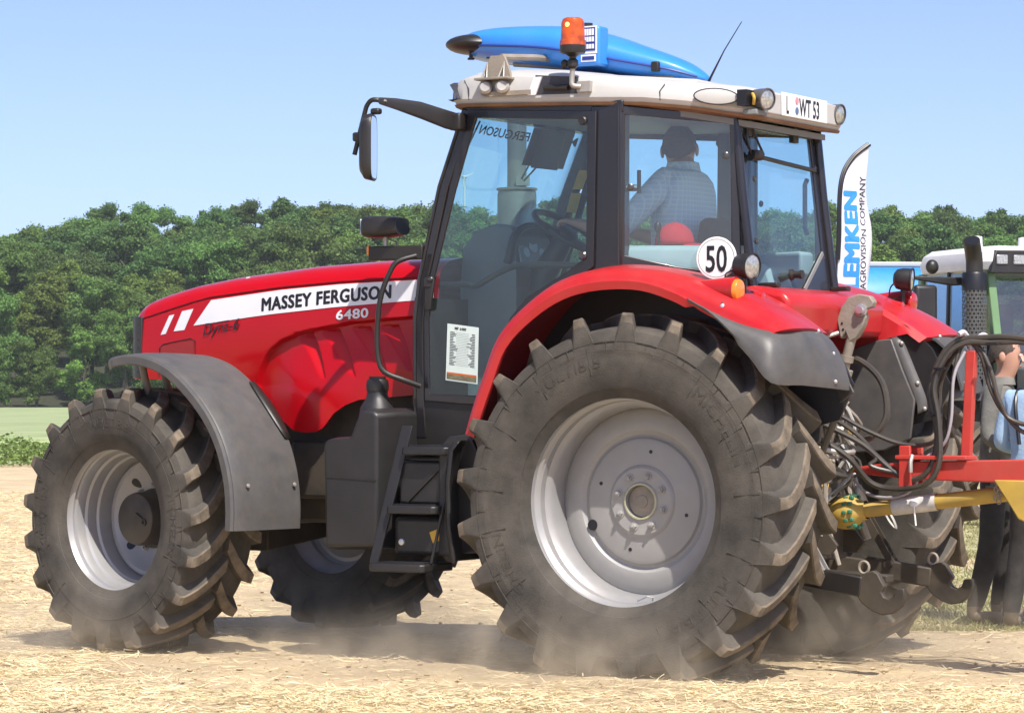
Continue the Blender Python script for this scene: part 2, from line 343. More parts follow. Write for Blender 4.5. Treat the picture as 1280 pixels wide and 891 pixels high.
def rear_wheel(side):
    W = empty('wheel', (0, side * .89, .82), tractor)
    if side < 0: W.rotation_euler = (0, 0, 0)
    s = side
    key = 'rear_tyre'
    me = bpy.data.meshes.get(key)
    if me is None:
        me = tyre_mesh(.874, .56, .485, .058, 21).mesh(key, [RUB, RUBT], 32); flatten(me, -.815, .56)
    t = bpy.data.objects.new('tyre', me); col.objects.link(t); t.parent = W
    # rim barrel; axis outward = s*Y
    ax = (0, s, 0)
    mb = MB(); mb.lathe([(.472, .175), (.488, .19), (.494, .212), (.500, .226), (.508, .231), (.5085, .222), (.5, .214), (.489, .205), (.484, .185), (.480, .165), (.470, .155), (.466, .135), (.468, .115), (.452, .10), (.440, .075), (.436, .02), (.436, -.05), (.455, -.12), (.478, -.18), (.508, -.226), (.512, -.222), (.49, -.17), (.47, -.12)][::-1], (0, 0, 0), ax, 72)
    mb.build('rim', SILV, W, 30)
    mb = MB(); mb.lathe([(.436, -.02), (.425, -.012), (.40, -.004), (.375, .002), (.345, .006), (.332, .004), (.322, -.006), (.312, -.010), (.302, -.006), (.292, .006), (.275, .012), (.19, .016), (.172, .018), (.163, .028), (.155, .032), (.092, .033), (.086, .04), (.078, .04), (.076, .01)], (0, 0, 0), ax, 72)
    d = mb.build('wheel_disc', SILD, W, 25)
    mb = MB(); mb.lathe([(.0845, .03), (.0845, .042), (.077, .043), (.076, .0405)], (0, s * .001, 0), ax, 40); mb.build('hub_ring', pm('greenish_grease_ring', (.42, .42, .27), .4, var=.1) if 'greenish_grease_ring' not in MATS else MATS['greenish_grease_ring'], d, 30)
    mb = MB(); mb.lathe([(.0765, -.02), (.0765, .012), (.07, .018), (.03, .02), (.028, .024), (0, .024)], (0, 0, 0), ax, 40); mb.build('hub_cap', STEELG, d, 30)
    for k in range(8):
        a = math.pi / 4 * k + .3
        mb = MB(); c = (math.cos(a) * .122, s * .032, math.sin(a) * .122); mb.lathe([(.021, 0), (.021, .004), (0, .004)], c, ax, 14); hexnut(mb, c, ax, .015, .018); mb.build('wheel_nut', SILD, d, 30)
    for k, a in enumerate((1.75, .35, 3.4, 5.0)):
        mb = MB(); mb.lathe([(.009, .0), (.009, .0155), (0, .0156)], (math.cos(a) * .235, s * .0, math.sin(a) * .235), ax, 12); mb.build('bolt_hole', INK, d, 30)
    mb = MB(); mb.lathe([(.026, -.02), (.026, .0125), (.0, .0128)], (.285 * math.cos(.35) + 0, 0, -.115), ax, 16); mb.build('vent_hole', INK, d, 30)
    mb = MB(); mb.tube([(-.10, s * .10, -.465), (-.11, s * .125, -.435), (-.09, s * .15, -.43)], .006, 8); mb.tube([(-.09, s * .14, -.432), (-.04, s * .15, -.455)], .004, 6); mb.build('valve', CHROME, W)
    if s > 0:
        yo = .2795
        for txt, a0, sz in (('MICHELIN', 2.55, .075), ('MULTIBIB', 1.15, .075), ('MICHELIN', -.55, .075), ('MULTIBIB', 3.95, .075)):
            sidewall_text(W, txt, (.655, a0), sz, yo, sx=1.25, bold=0.)
        mb = MB()
        for k in range(44):
            a = k * 2 * math.pi / 44 + .07; r0, r1 = (.70, .745) if k % 3 else (.60, .73); u = Vector((math.cos(a), 0, math.sin(a))); t_ = Vector((-math.sin(a), 0, math.cos(a)))
            mb.loft([[u * r + t_ * q * .0016 + Vector((0, y_, 0)) for q, y_ in ((-1, .268), (1, .268), (.5, yo + .001), (-.5, yo + .001))] for r in (r0, r1)])
        mb.lathe([(.742, .266), (.742, yo), (.745, yo), (.745, .266)], (0, 0, 0), (0, 1, 0), 90)
        mb.build('sidewall_ribs', RUB, W, 0)
    return W
rear_wheel(1); rear_wheel(-1)

def front_wheel(side, c, steer):
    W = empty('wheel', c, tractor); W.rotation_euler = (0, 0, -steer)
    s = side; ax = (0, s, 0)
    me = bpy.data.meshes.get('front_tyre')
    if me is None:
        me = tyre_mesh(.672, .47, .362, .046, 19, 120).mesh('front_tyre', [RUB, RUBT], 32); flatten(me, -.66, .47)
    t = bpy.data.objects.new('tyre', me); col.objects.link(t); t.parent = W
    mb = MB(); mb.lathe([(.356, .15), (.372, .17), (.376, .188), (.381, .19), (.3815, .183), (.372, .174), (.364, .155), (.362, .135), (.352, .128), (.344, .105), (.343, .08), (.332, .07), (.327, .04), (.326, .015), (.316, .005), (.311, -.03), (.311, -.10), (.33, -.13), (.36, -.16), (.38, -.19), (.384, -.186), (.37, -.15)][::-1], (0, 0, 0), ax, 64)
    mb.build('rim', SILV, W, 30)
    mb = MB(); mb.lathe([(.311, -.075), (.295, -.06), (.275, -.062), (.25, -.085), (.2, -.115), (.13, -.12)], (0, 0, 0), ax, 48); d = mb.build('wheel_disc', SILV, W, 30)
    for k in range(4):
        a = .9 + k * math.pi / 2; u = Vector((math.cos(a), 0, math.sin(a))); t_ = Vector((-math.sin(a), 0, math.cos(a)))
        mb = MB(); lp = []
        for j in range(16):
            b = 2 * math.pi * j / 16; lp.append(u * (.225 + .026 * math.cos(b)) + t_ * .022 * math.sin(b) * (1 + .35 * math.cos(b)) + Vector((0, s * (-.098 + .016 * math.cos(b)), 0)))
        mb.loft([[p - Vector((0, s * .02, 0)) for p in lp], lp]); mb.build('vent_hole', INK, d)
    mb = MB(); mb.lathe([(.155, -.12), (.155, -.09), (.138, -.085), (.136, .02), (.130, .038), (.12, .043), (.0, .046)], (0, 0, 0), ax, 40); h = mb.build('hub', CHAS, W, 30)
    mb = MB(); mb.lathe([(.018, .04), (.018, .052), (.009, .052), (.008, .046), (0, .046)], (-.075, 0, -.015), ax, 14); mb.build('hub_plug', BLK, h)
    mb = MB(); mb.bar((-.07, s * .047, .0), (-.02, s * .049, .03), .02, .006); mb.build('hub_casting', CHAS, h)
    for k in range(10):
        a = k * math.pi / 5 + .2; mb = MB(); c0 = (math.cos(a) * .178, s * -.116, math.sin(a) * .178); mb.lathe([(.018, 0), (.018, .004), (0, .004)], c0, ax, 12); hexnut(mb, c0, ax, .014, .02); mb.build('wheel_nut', STEEL, d, 30)
    if s > 0:
        yo = .2345
        for txt, a0, sz in (('MULTIBIB', 1.62, .062), ('MICHELIN', 3.15, .062), ('MULTIBIB', 4.7, .062), ('MICHELIN', .0, .062)):
            sidewall_text(W, txt, (.50, a0), sz, yo, sx=1.2, bold=.015)
        mb = MB()
        for k in range(38):
            a = k * 2 * math.pi / 38 + .03; r0, r1 = (.535, .568) if k % 3 else (.46, .565); u = Vector((math.cos(a), 0, math.sin(a))); t_ = Vector((-math.sin(a), 0, math.cos(a)))
            mb.loft([[u * r + t_ * q * .0016 + Vector((0, y_, 0)) for q, y_ in ((-1, .228), (1, .228), (.5, yo + .001), (-.5, yo + .001))] for r in (r0, r1)])
        mb.lathe([(.565, .226), (.565, yo), (.568, yo), (.568, .226)], (0, 0, 0), (0, 1, 0), 90)
        mb.build('sidewall_ribs', RUB, W, 0)
    # mudguard turns with the wheel
    path = [(.03, .815), (-.03, .828), (-.12, .840), (-.25, .836), (-.42, .79), (-.58, .695), (-.73, .562), (-.835, .415), (-.898, .25), (-.92, .10), (-.918, -.03)]
    pp = cr([(a, 0, b) for a, b in path], 4)
    def sec(i, p):
        d_ = (pp[min(i + 1, len(pp) - 1)] - pp[max(i - 1, 0)]).normalized(); nrm = Vector((d_.z, 0, -d_.x)); nrm = nrm if nrm.dot(p) > 0 else -nrm
        tp = 1 if i > 3 else .86 + .035 * i
        ys = [(-.245, -.035), (-.245, -.012), (-.236, .0), (-.12, .006), (0, .008), (.13, .006), (.20, .0), (.212, -.006), (.222, -.003), (.232, -.014), (.232, -.05)]
        top = [p + nrm * o + Vector((0, s * y * tp, 0)) for y, o in ys]
        bot = [p + nrm * (o - .006) + Vector((0, s * y * tp * .975, 0)) for y, o in ys[::-1]]
        return top + bot
    mb = MB(); mb.loft([sec(i, p) for i, p in enumerate(pp)])
    g = mb.build('mudguard', FEND, W, 35)
    mb = MB(); P_ = []
    for i in range(20, 29):
        p = pp[i]; d_ = (pp[i + 1] - pp[i - 1]).normalized(); nrm = Vector((d_.z, 0, -d_.x)); nrm = nrm if nrm.dot(p) > 0 else -nrm; wdt = .07 * max(0, math.sin(math.pi * (i - 19) / 10)) ** .5
        P_.append([p + nrm * (.0075 + .004 * q_) + Vector((0, s * (-.243 + wdt * q_), 0)) for q_ in (0, .5, 1)])
    mb.grid(P_); mb.build('cable_hatch', BLK, g, 50, solid=.004)
    for (z_, y_) in ((.19, -.19), (.19, .13)):
        mb = MB(); mb.lathe([(.011, 0), (.009, .006), (0, .008)], (-.925, s * y_, z_), (-1, 0, .1), 10); mb.build('bolt', STEEL, g)
    for (dy) in (-.12, .02):
        mb = MB(); mb.tube([(-.02, s * dy, .84), (-.06, s * dy, .70), (-.02, s * (dy - .12), .52), (.0, s * -.30, .34)], .019, 10, smooth=5); mb.build('mudguard_stay', STEELG, W)
    return W
ST = R_(11)
front_wheel(1, (2.938 - math.sin(ST) * .19, 1.1 - math.cos(ST) * .19, .681), ST)
front_wheel(-1, (2.80, -.935, .675), R_(13))

# ---------------------------------------------------------------- hood
HT = [(1.40, 2.008), (1.6, 2.006), (1.85, 2.003), (2.24, 1.985), (2.75, 1.938), (3.0, 1.903), (3.2, 1.860), (3.32, 1.826), (3.39, 1.795), (3.425, 1.762)]
HC = [(1.40, 1.912), (1.55, 1.908), (2.0, 1.895), (2.39, 1.872), (2.84, 1.829), (2.955, 1.806), (3.26, 1.735), (3.425, 1.70)]
HB = [(1.40, 1.31), (1.57, 1.314), (1.88, 1.292), (1.96, 1.265), (2.03, 1.222), (2.09, 1.15), (2.13, 1.128), (2.2, 1.122), (2.28, 1.133), (2.36, 1.18), (2.45, 1.25), (2.63, 1.335), (2.8, 1.385), (3.0, 1.397), (3.3, 1.40), (3.425, 1.40)]
HW = [(1.40, .43), (2.3, .425), (2.8, .405), (3.1, .385), (3.3, .36), (3.36, .335), (3.40, .30), (3.425, .25)]
ARCH = [(1.40, 1.716), (1.58, 1.71), (1.92, 1.69), (2.214, 1.648), (2.364, 1.6), (2.43, 1.555), (2.464, 1.518), (2.50, 1.45), (2.525, 1.373), (2.535, 1.2)]
def sst(a, b, x): t = max(0, min(1, (x - a) / (b - a))); return t * t * (3 - 2 * t)
def arch_d(x, z):
    """signed distance inside the arch (positive inside)"""
    best = 9; ins = (x < 2.535) and z < lerp(ARCH, x)
    for (a, za), (b, zb) in zip(ARCH, ARCH[1:]):
        dx, dz = b - a, zb - za; t = max(0, min(1, ((x - a) * dx + (z - za) * dz) / (dx * dx + dz * dz))); best = min(best, math.hypot(x - a - t * dx, z - za - t * dz))
    return best if ins else -best
LOUV = [((2.185, 1.642), (2.085, 1.40), .115), ((2.02, 1.655), (1.905, 1.41), .125), ((1.83, 1.668), (1.72, 1.43), .125), ((1.66, 1.675), (1.57, 1.44), .12)]
def hood_y(x, z):
    y = lerp(HW, x); zc = lerp(HC, x); y += .012 * math.sin(math.pi * max(0, min(1, (zc - z) / .5)))
    d = arch_d(x, z)
    if d > -.02:
        y -= .034 * sst(-.004, .012, d)                      # step in under the arch
        y += .036 * sst(.02, .38, d) * sst(1.60, 2.20, x)       # swells out again lower down, towards the front
        y += .02 * sst(.05, .3, d)
    for (xt, zt), (xb, zb), wd in LOUV:
        if zb < z < zt:
            t = (zt - z) / (zt - zb); xe = xt + (xb - xt) * t - .01 * math.sin(math.pi * min(1, t)); ww = wd * (1 - .72 * min(1, t))
            if xe <= x <= xe + ww:
                q = 1 - (x - xe) / ww; y -= .046 * q * sst(0, .05, t) * max(0, 1 - t) ** .5
    return y
xs = [1.40 + i * (3.425 - 1.40) / 400 for i in range(401)]
rows = []
for x in xs:
    zt, zc, zb, wv = lerp(HT, x), lerp(HC, x), lerp(HB, x), lerp(HW, x); r = []
    for u, dz in ((0, .012), (.3, .009), (.55, .002), (.7, -.008), (.8, -.02), (.88, -.038)): r.append((x, wv * u, zt + dz))
    hh = zt - .038 - zc
    for u, q in ((.935, .3), (.965, .55), (.985, .8), (.997, .93)): r.append((x, wv * u, zt - .038 - hh * q))
    r.append((x, wv - .004, zc + .003)); r.append((x, wv - .005, zc))
    for j in range(1, 101):
        z = zc - .004 + (zb - zc + .004) * j / 100; r.append((x, hood_y(x, z), z))
    r.append((x, hood_y(x, zb) - .02, zb + .002)); rows.append(r)
mb = MB(); mb.grid(rows); mb.grid([[(x, -y, z) for x, y, z in r] for r in rows])
# nose cap
last = rows[-1]; mb.grid([last, [(x + .004, y * .6, z) for x, y, z in last], [(x + .006, 0, z) for x, y, z in last]]); mb.grid([[(x, -y, z) for x, y, z in last], [(x + .004, -y * .6, z) for x, y, z in last], [(x + .006, 0, z) for x, y, z in last]])
hood = mb.build('hood', RED, tractor, 28)
# dark wrap-round grille at the nose
mb = MB()
for k, (z0, z1) in enumerate(((1.405, 1.735),)):
    lp = [[(x, y, z) for x, y in ((3.31, -.372), (3.36, -.352), (3.41, -.31), (3.438, -.25), (3.45, 0), (3.438, .25), (3.41, .31), (3.36, .352), (3.31, .372), (3.25, .2), (3.25, -.2))] for z in (z0, z1)]
    mb.loft(lp)
g = mb.build('grille', BLKD, tractor, 30, bevel=.006)
for k in range(7):
    z = 1.44 + k * .042; mb = MB(); mb.tube([(3.34, -.358, z), (3.405, -.312, z), (3.438, -.25, z), (3.45, 0, z), (3.438, .25, z), (3.405, .312, z), (3.34, .358, z)], .006, 6); mb.build('grille_slat', BLK, g)
# decals on the hood
def on_hood(x, z, o=.0025): return (x, hood_y(x, z) + o, z)
def stripe(name, top, bot, n=60, mat=WHITE):
    """top/bot are polylines (x,z) front to rear"""
    mb = MB(); P = []
    for i in range(n + 1):
        t = i / n; a = Vector(lerp2(top, t)); b = Vector(lerp2(bot, t)); P.append([on_hood(*(a + (b - a) * q / 6)) for q in range(7)])
    mb.grid(P); return mb.build(name, mat, tractor, 30)
def lerp2(pl, t):
    q = t * (len(pl) - 1); i = min(int(q), len(pl) - 2); f = q - i; a, b = pl[i], pl[i + 1]; return (a[0] + (b[0] - a[0]) * f, a[1] + (b[1] - a[1]) * f)
ZU = [(1.40, 1.899), (1.546, 1.896), (1.98, 1.884), (2.378, 1.860), (2.826, 1.815)]; ZL = [(1.40, 1.795), (1.565, 1.792), (2.03, 1.766), (2.478, 1.731), (2.94, 1.682)]
stripe('white_stripe', [(2.826 - i * (2.826 - 1.43) / 12, lerp(ZU, 2.826 - i * (2.826 - 1.43) / 12)) for i in range(13)], [(2.94 - i * (2.94 - 1.43) / 12, lerp(ZL, 2.94 - i * (2.94 - 1.43) / 12)) for i in range(13)])
stripe('white_bar', [(3.023, 1.760), (2.945, 1.772)], [(3.076, 1.654), (3.002, 1.660)], 8)
stripe('white_bar', [(3.112, 1.738), (3.076, 1.744)], [(3.170, 1.636), (3.133, 1.641)], 8)
def decal_fn(x0, base, sz, o=.0045, slope=1.):
    def fn(a, b):
        x = x0 - a * sz; z = base(x) + b * sz; return on_hood(x, z, o)
    return fn
letters('brand_lettering', 'MASSEY FERGUSON', decal_fn(2.492, lambda x: lerp(ZL, x) + .020 + .003, .094), INK, tractor, sx=.92, spacing=1.08, fat=.045)
letters('model_number', '6480', decal_fn(2.018, lambda x: lerp(ZL, x) - .066, .068), WHITE, tractor, sx=1.42, spacing=1.05, fat=.035)
letters('transmission_lettering', 'Dyna-6', decal_fn(2.875, lambda x: 1.630 + (2.875 - x) * .12, .086, .007), INK, tractor, shear=.25, sx=.95, bold=.006)
stripe('lettering_overline', [(2.805, 1.697), (2.70, 1.709)], [(2.807, 1.691), (2.701, 1.703)], 4, INKR)
# headlight side cover outline and panel on the hood side
pl = [(3.18, 1.42), (3.175, 1.565), (3.15, 1.585), (2.96, 1.614), (2.926, 1.60), (2.926, 1.42)]
mb = MB(); mb.tube([on_hood(x, z, .0) for x, z in pl], .0045, 6); mb.build('panel_seam', INKR, hood)
mb = MB(); mb.grid([[on_hood(3.168 - (3.168 - 2.935) * i / 10, 1.42 + (1.575 + .03 * i / 10 - 1.42) * j / 8, .0022) for j in range(9)] for i in range(11)]); mb.build('headlight_cover', pm('dull_red_cover', (.28, .012, .012), .35, var=.05), hood, 40)
mb = MB(); mb.tube([on_hood(3.4 - i * .045, lerp(HC, 3.4 - i * .045), .0) for i in range(44)], .003, 6); mb.build('hood_seam', INKR, hood)
mb = MB(); mb.lathe([(.02, 0), (.018, .012), (.008, .02), (0, .02)], (2.66, .30, 1.918), (0, .3, 1), 14); mb.build('washer_nozzle', GREYL, hood)

# ---------------------------------------------------------------- chassis, engine, axles
mb = MB(); mb.box((2.35, 0, 1.05), (1.5, .56, .55)); mb.box((2.0, 0, .80), (1.9, .50, .30)); mb.box((3.15, 0, .98), (.45, .44, .40)); mb.box((2.1, .30, .93), (.5, .12, .3)); mb.box((2.45, -.3, 1.0), (.7, .1, .4)); mb.build('engine_block', CHAS, tractor, bevel=.02)
mb = MB(); mb.box((.65, 0, .78), (1.5, .46, .5)); mb.box((-.05, 0, .85), (.75, .52, .62)); mb.lathe([(.24, -.62), (.24, -.3), (.20, -.1), (.20, .1), (.24, .3), (.24, .62)], (0, 0, .82), (0, 1, 0), 24, cap0=True, cap1=True); mb.build('transmission_housing', CHAS, tractor, bevel=.02)
mb = MB(); mb.bar((2.86, -.72, .62), (2.87, 0, .60), .20, .16, w1=.26, h1=.24); mb.bar((2.87, 0, .60), (2.90, .72, .62), .26, .24, w1=.20, h1=.16); mb.lathe([(.14, -.78), (.14, -.6)], (2.85, 0, .68), (0, 1, 0), 16, cap0=True, cap1=True); mb.lathe([(.14, .6), (.14, .78)], (2.93, 0, .68), (0, 1, 0), 16, cap0=True, cap1=True); mb.build('front_axle', CHAS, tractor, bevel=.012)
mb = MB(); mb.tube([(2.70, -.55, .64), (2.70, .55, .64)], .02, 10); mb.build('steering_rod', STEELG, tractor)
for k, (x, z, l) in enumerate(((1.98, 1.06, .30), (1.88, 1.15, .22), (1.80, 1.02, .26), (2.08, .98, .2), (1.95, .90, .35), (1.75, 1.18, .2))):
    mb = MB(); mb.tube([(x, .30, z), (x - .05, .37, z + .05), (x - .14, .38, z - .02), (x - .14 - .05, .34, z - l * .6)], .011 + .003 * (k % 3), 8, smooth=5); mb.build('engine_hose', HOSE if k % 2 else STEELG, tractor)
for i in range(5):
    mb = MB(); mb.lathe([(.022, 0), (.022, .03), (.0, .032)], (2.36 - .11 * i, .285, .99), (0, 1, 0), 12); mb.build('flange_bolt', CHAS, tractor)
mb = MB(); mb.tube([(2.3, .32, .94), (1.9, .36, .93), (1.75, .4, .9)], .012, 8); mb.build('fuel_pipe', STEELG, tractor)
mb = MB(); mb.box((2.62, .62, .70), (.05, .09, .12)); mb.build('steering_sensor', YEL, tractor, bevel=.01)
mb = MB(); mb.box((1.93, .55, .79), (.09, .05, .04)); mb.build('reflector_plate', WHITE2, tractor, bevel=.006)

# ---------------------------------------------------------------- fuel tank and steps (left), tank (right)
def tank(s):
    outer = [(1.80, 1.085), (1.78, 1.105), (1.645, 1.112), (1.62, 1.19), (1.585, 1.25), (1.45, 1.25), (1.405, 1.225), (1.41, .56), (1.79, .545)]
    face = [(1.775, 1.075), (1.755, 1.095), (1.62, 1.105), (1.59, 1.17), (1.56, 1.235), (1.49, 1.235), (1.468, 1.215), (1.468, .575), (1.765, .565)]
    mb = MB(); mb.loft([[(x, s * .42, z) for x, z in outer], [(x, s * .80, z) for x, z in outer], [(x, s * .915, z) for x, z in face]])
    t = mb.build('fuel_tank', BLKD, tractor, 30, bevel=.022, seg=3)
    mb = MB(); mb.lathe([(.095, -.04), (.085, .02), (.06, .06), (.052, .085), (.05, .12), (0, .12)], (1.585, s * .72, 1.235), (0, 0, 1), 24); mb.build('filler_neck', BLKD, t, 30)
    mb = MB(); mb.lathe([(.056, 0), (.058, .03), (.054, .05), (.05, .058), (0, .058)], (1.585, s * .72, 1.335), (0, 0, 1), 16); mb.box((1.585, s * .72, 1.398), (.085, .022, .02)); mb.build('fuel_cap', BLK, t, 30)
    mb = MB(); mb.loft([[(1.768, s * .913, .915), (1.47, s * .913, .90), (1.47, s * .913, .894), (1.768, s * .913, .909)], [(1.768, s * .9185, .915), (1.47, s * .9185, .90), (1.47, s * .9185, .894), (1.768, s * .9185, .909)]]); mb.build('tank_seam', BLK, t)
    return t
tank(1)
stp = [(1.42, .95), (1.345, .98), (1.275, 1.0)]
mb = MB(); mb.prism([(1.265, 1.165), (1.325, 1.165), (1.335, 1.13), (1.472, .51), (1.462, .475), (1.425, .48), (1.415, .53), (1.278, 1.1)], lambda a, b: (a, .96 - (b - .5) * .10, b), lambda a, b: (a, .972 - (b - .5) * .10, b)); st_ = mb.build('step_frame', BLKD, tractor, bevel=.004)
mb = MB(); mb.prism([(1.0, 1.1), (1.015, 1.1), (1.128, .5), (1.113, .5)], lambda a, b: (a, .96 - (b - .5) * .10, b), lambda a, b: (a, .972 - (b - .5) * .10, b)); mb.build('step_bracket', BLKD, tractor, bevel=.004)
for x0, x1, z, y1 in ((1.44, 1.12, .495, 1.04), (1.365, 1.08, .775, 1.0), (1.30, 1.03, 1.06, .965)):
    mb = MB(); lp = [(x1, y1 - .28), (x0, y1 - .28), (x0, y1 - .02), (x0 - .02, y1), (x1 + .02, y1), (x1, y1 - .02)]
    mb.loft([[(x, y, z - .035) for x, y in lp], [(x, y, z + .004) for x, y in lp]]); t = mb.build('step', BLKD, tractor, bevel=.007)
    for k in range(4):
        mb = MB(); mb.box(((x0 + x1) / 2, y1 - .05 - k * .06, z + .007), (x0 - x1 - .05, .014, .010)); mb.build('tread_rib', BLK, t, bevel=.002)
mb = MB(); mb.box((1.17, .74, .89), (.34, .34, .21)); mb.box((1.17, .74, 1.005), (.31, .31, .03)); mb.build('battery_box', BLKD, tractor, bevel=.03, seg=3)
mb = MB(); mb.bar((1.29, .914, .80), (1.10, .914, .97), .012, .02); mb.build('battery_strap', BLK, tractor)
mb = MB(); mb.box((1.20, .76, .63), (.34, .30, .19)); mb.build('tool_box', BLKD, tractor, bevel=.025, seg=3)
mb = MB(); mb.box((1.11, .9125, .64), (.09, .003, .055), Matrix.Rotation(R_(20), 3, 'Y')); mb.build('warning_label', STICKY, tractor)
mb = MB(); mb.lathe([(.02, 0), (.015, .012), (0, .014)], (1.32, .908, .60), (0, 1, 0), 12); mb.build('drain_plug', CHROME, tractor)
# inner mud shield between steps and rear tyre
mb = MB(); mb.xz([(1.10, 1.06), (1.045, 1.115), (.93, 1.13), (.86, 1.0), (.86, .56), (1.10, .54)], .915, .93); mb.build('shield_plate', BLKD, tractor, bevel=.012)
mb = MB(); pts = [(.965, 1.10), (1.0, 1.06), (1.02, .9), (1.015, .7), (.985, .52)]
mb.loft([[(x, .62, z), (x + .005, 1.0, z), (x - .03, 1.04, z - .01), (x - .05, 1.04, z - .01), (x - .03, .99, z), (x - .03, .62, z)] for x, z in pts]); mb.build('mud_shield', BLKD, tractor, bevel=.008)
# ---------------------------------------------------------------- rear mudguards
LIP = [(.835, 1.13), (.79, 1.25), (.733, 1.386), (.645, 1.574), (.493, 1.711), (.322, 1.805), (.131, 1.846), (-.099, 1.842), (-.304, 1.778), (-.45, 1.695), (-.62, 1.628), (-.78, 1.596)]
CRN = [(.86, 1.14), (.825, 1.27), (.775, 1.41), (.69, 1.605), (.535, 1.755), (.36, 1.86), (.145, 1.908), (-.10, 1.898), (-.32, 1.852), (-.50, 1.792), (-.68, 1.71), (-.835, 1.615)]
INN = [(.875, 1.15), (.845, 1.28), (.80, 1.42), (.71, 1.62), (.55, 1.79), (.37, 1.89), (.15, 1.925), (-.10, 1.90), (-.32, 1.85), (-.50, 1.785), (-.67, 1.695), (-.805, 1.603)]
def rear_mudguard(s):
    A = cr([(x, 0, z) for x, z in LIP], 4); K = cr([(x, 0, z) for x, z in CRN], 4); B = cr([(x, 0, z) for x, z in INN], 4); loops = []
    for a, kk, b in zip(A, K, B):
        rad = Vector((a.x, 0, a.z - .82)).normalized(); l = []
        lo = a - rad * (.048 if a.x > -.35 else .02)
        def at(p, y): return Vector((p.x, s * y, p.z))
        l.append(at(lo, 1.100)); l.append(at(lo, 1.118)); l.append(at(a - rad * .01, 1.124)); l.append(at(a, 1.116))
        for v in (.15, .3, .5, .7, .85, 1.):
            t = v * math.pi / 2; l.append(at(a + (kk - a) * math.sin(t), 1.116 - .136 * (1 - math.cos(t))))
        for v in (.25, .5, .75, 1.): l.append(at(kk + (b - kk) * v + rad * .012 * math.sin(math.pi * v), .98 - .32 * v))
        am = .02 + .26 * max(0, min(1, (.1 - b.x) / .25)) * max(0, min(1, (.74 + b.x) / .2))
        l.append(at(b - rad * .004, .60)); l.append(at(b - rad * .03, .572)); l.append(at(b - rad * (am + .02), .562)); l.append(at(b - rad * (am + .02), .576)); l.append(at(b - rad * .035, .60)); l.append(at(kk - rad * .014, .95)); l.append(at(a - rad * .02, 1.085)); loops.append(l)
    mb = MB(); mb.loft(loops); g = mb.build('rear_mudguard', REDD, tractor, 32)
    # black rear extension: a strip below the red lip that widens into a rear flap
    Sm = [(-.34, 1.122, 1.752), (-.45, 1.126, 1.692), (-.55, 1.126, 1.652), (-.65, 1.122, 1.620), (-.755, 1.105, 1.598), (-.805, .96, 1.606), (-.81, .80, 1.606), (-.795, .67, 1.600)]
    Qm = [(-.35, 1.128, 1.742), (-.47, 1.165, 1.688), (-.58, 1.19, 1.607), (-.69, 1.2, 1.505), (-.795, 1.2, 1.392), (-.862, 1.0, 1.380), (-.912, .83, 1.368), (-.948, .68, 1.357)]
    Sa = cr(Sm, 4); Qa = cr(Qm, 4); loops = []
    for a, b in zip(Sa, Qa):
        dr = Vector((min(a.x, -.4), .6 if a.y > 1.08 else .1, .55)).normalized(); up = []; dn = []
        for w_ in (0, .1, .25, .45, .65, .85, 1):
            p = a + (b - a) * w_ + dr * (.006 + .034 * math.sin(math.pi * w_ ** .8) * min(1, (a - b).length / .15)); up.append(p); dn.append(p - dr * .012)
        tip = b + Vector((0, 0, -.022)) if (a - b).length > .1 else b
        loops.append([(p.x, s * p.y, p.z) for p in up + [tip] + dn[::-1]])
    mb = MB(); mb.loft(loops); e = mb.build('mudguard_extension', FEND, g, 35)
    Fa = [Sa[0].lerp(Sa[0], 0)] * 0 + [Sa[-3], Sa[-3].lerp(Qa[-3], .5), Qa[-4]]
    # black inner wall
    wall = [(.86, 1.12), (.80, 1.38), (.70, 1.59), (.54, 1.76), (.36, 1.86), (.15, 1.90), (-.1, 1.87), (-.32, 1.815), (-.52, 1.74), (-.70, 1.66), (-.83, 1.55), (-.935, 1.36), (-.86, 1.20), (-.55, 1.12), (-.2, 1.0), (.3, .95), (.8, 1.0)]
    mb = MB(); mb.xz(wall, s * .585, s * .60); mb.build('inner_wall', BLKD, g, 30)
    for k, p in enumerate(Fa):
        mb = MB(); mb.ell((p.x - (.012, .028, .005)[k], s * (p.y - .0), p.z + (.004, .02, .01)[k]), (.011, .011, .011), 8, 6); mb.build('bolt', CHROME, e)
    mb = MB(); mb.xz([(-.36, 1.02), (-.365, 1.50), (-.46, 1.555), (-.57, 1.588), (-.64, 1.595), (-.70, 1.44), (-.765, 1.29), (-.74, 1.10), (-.6, 1.04)], s * .53, s * .552); mb.build('inner_panel', FEND, g, 30, bevel=.006)
    I0 = cr([(-.635, .545, 1.598), (-.70, .545, 1.445), (-.765, .545, 1.29), (-.775, .545, 1.22)], 4); I1 = cr([(-.805, .675, 1.606), (-.88, .685, 1.49), (-.952, .685, 1.362), (-.972, .685, 1.325)] if s > 0 else [(-.825, .92, 1.612), (-.90, .94, 1.50), (-.955, .94, 1.368), (-.968, .94, 1.33)], 4); I0b = [p + Vector((-.03, 0, .012)) for p in I0]
    mb = MB(); mb.grid([[(p.x, s * p.y, p.z) for p in (a_, a_.lerp(b_, .1) + Vector((-.012, 0, .012)), a_.lerp(b_, .5) + Vector((-.02, 0, .02)), b_)] for a_, b_ in zip(I0, I1)]); mb.build('inner_flap', FEND, e, 50, solid=.008)
    for q_ in (1, 6, 11):
        p = I0[q_]; mb = MB(); mb.ell((p.x - .03, s * (p.y + .02), p.z + .012), (.012, .012, .012), 8, 6); mb.build('bolt', STEEL, e)
    # indicator pod
    sx = -.47
    mb = MB(); P = []
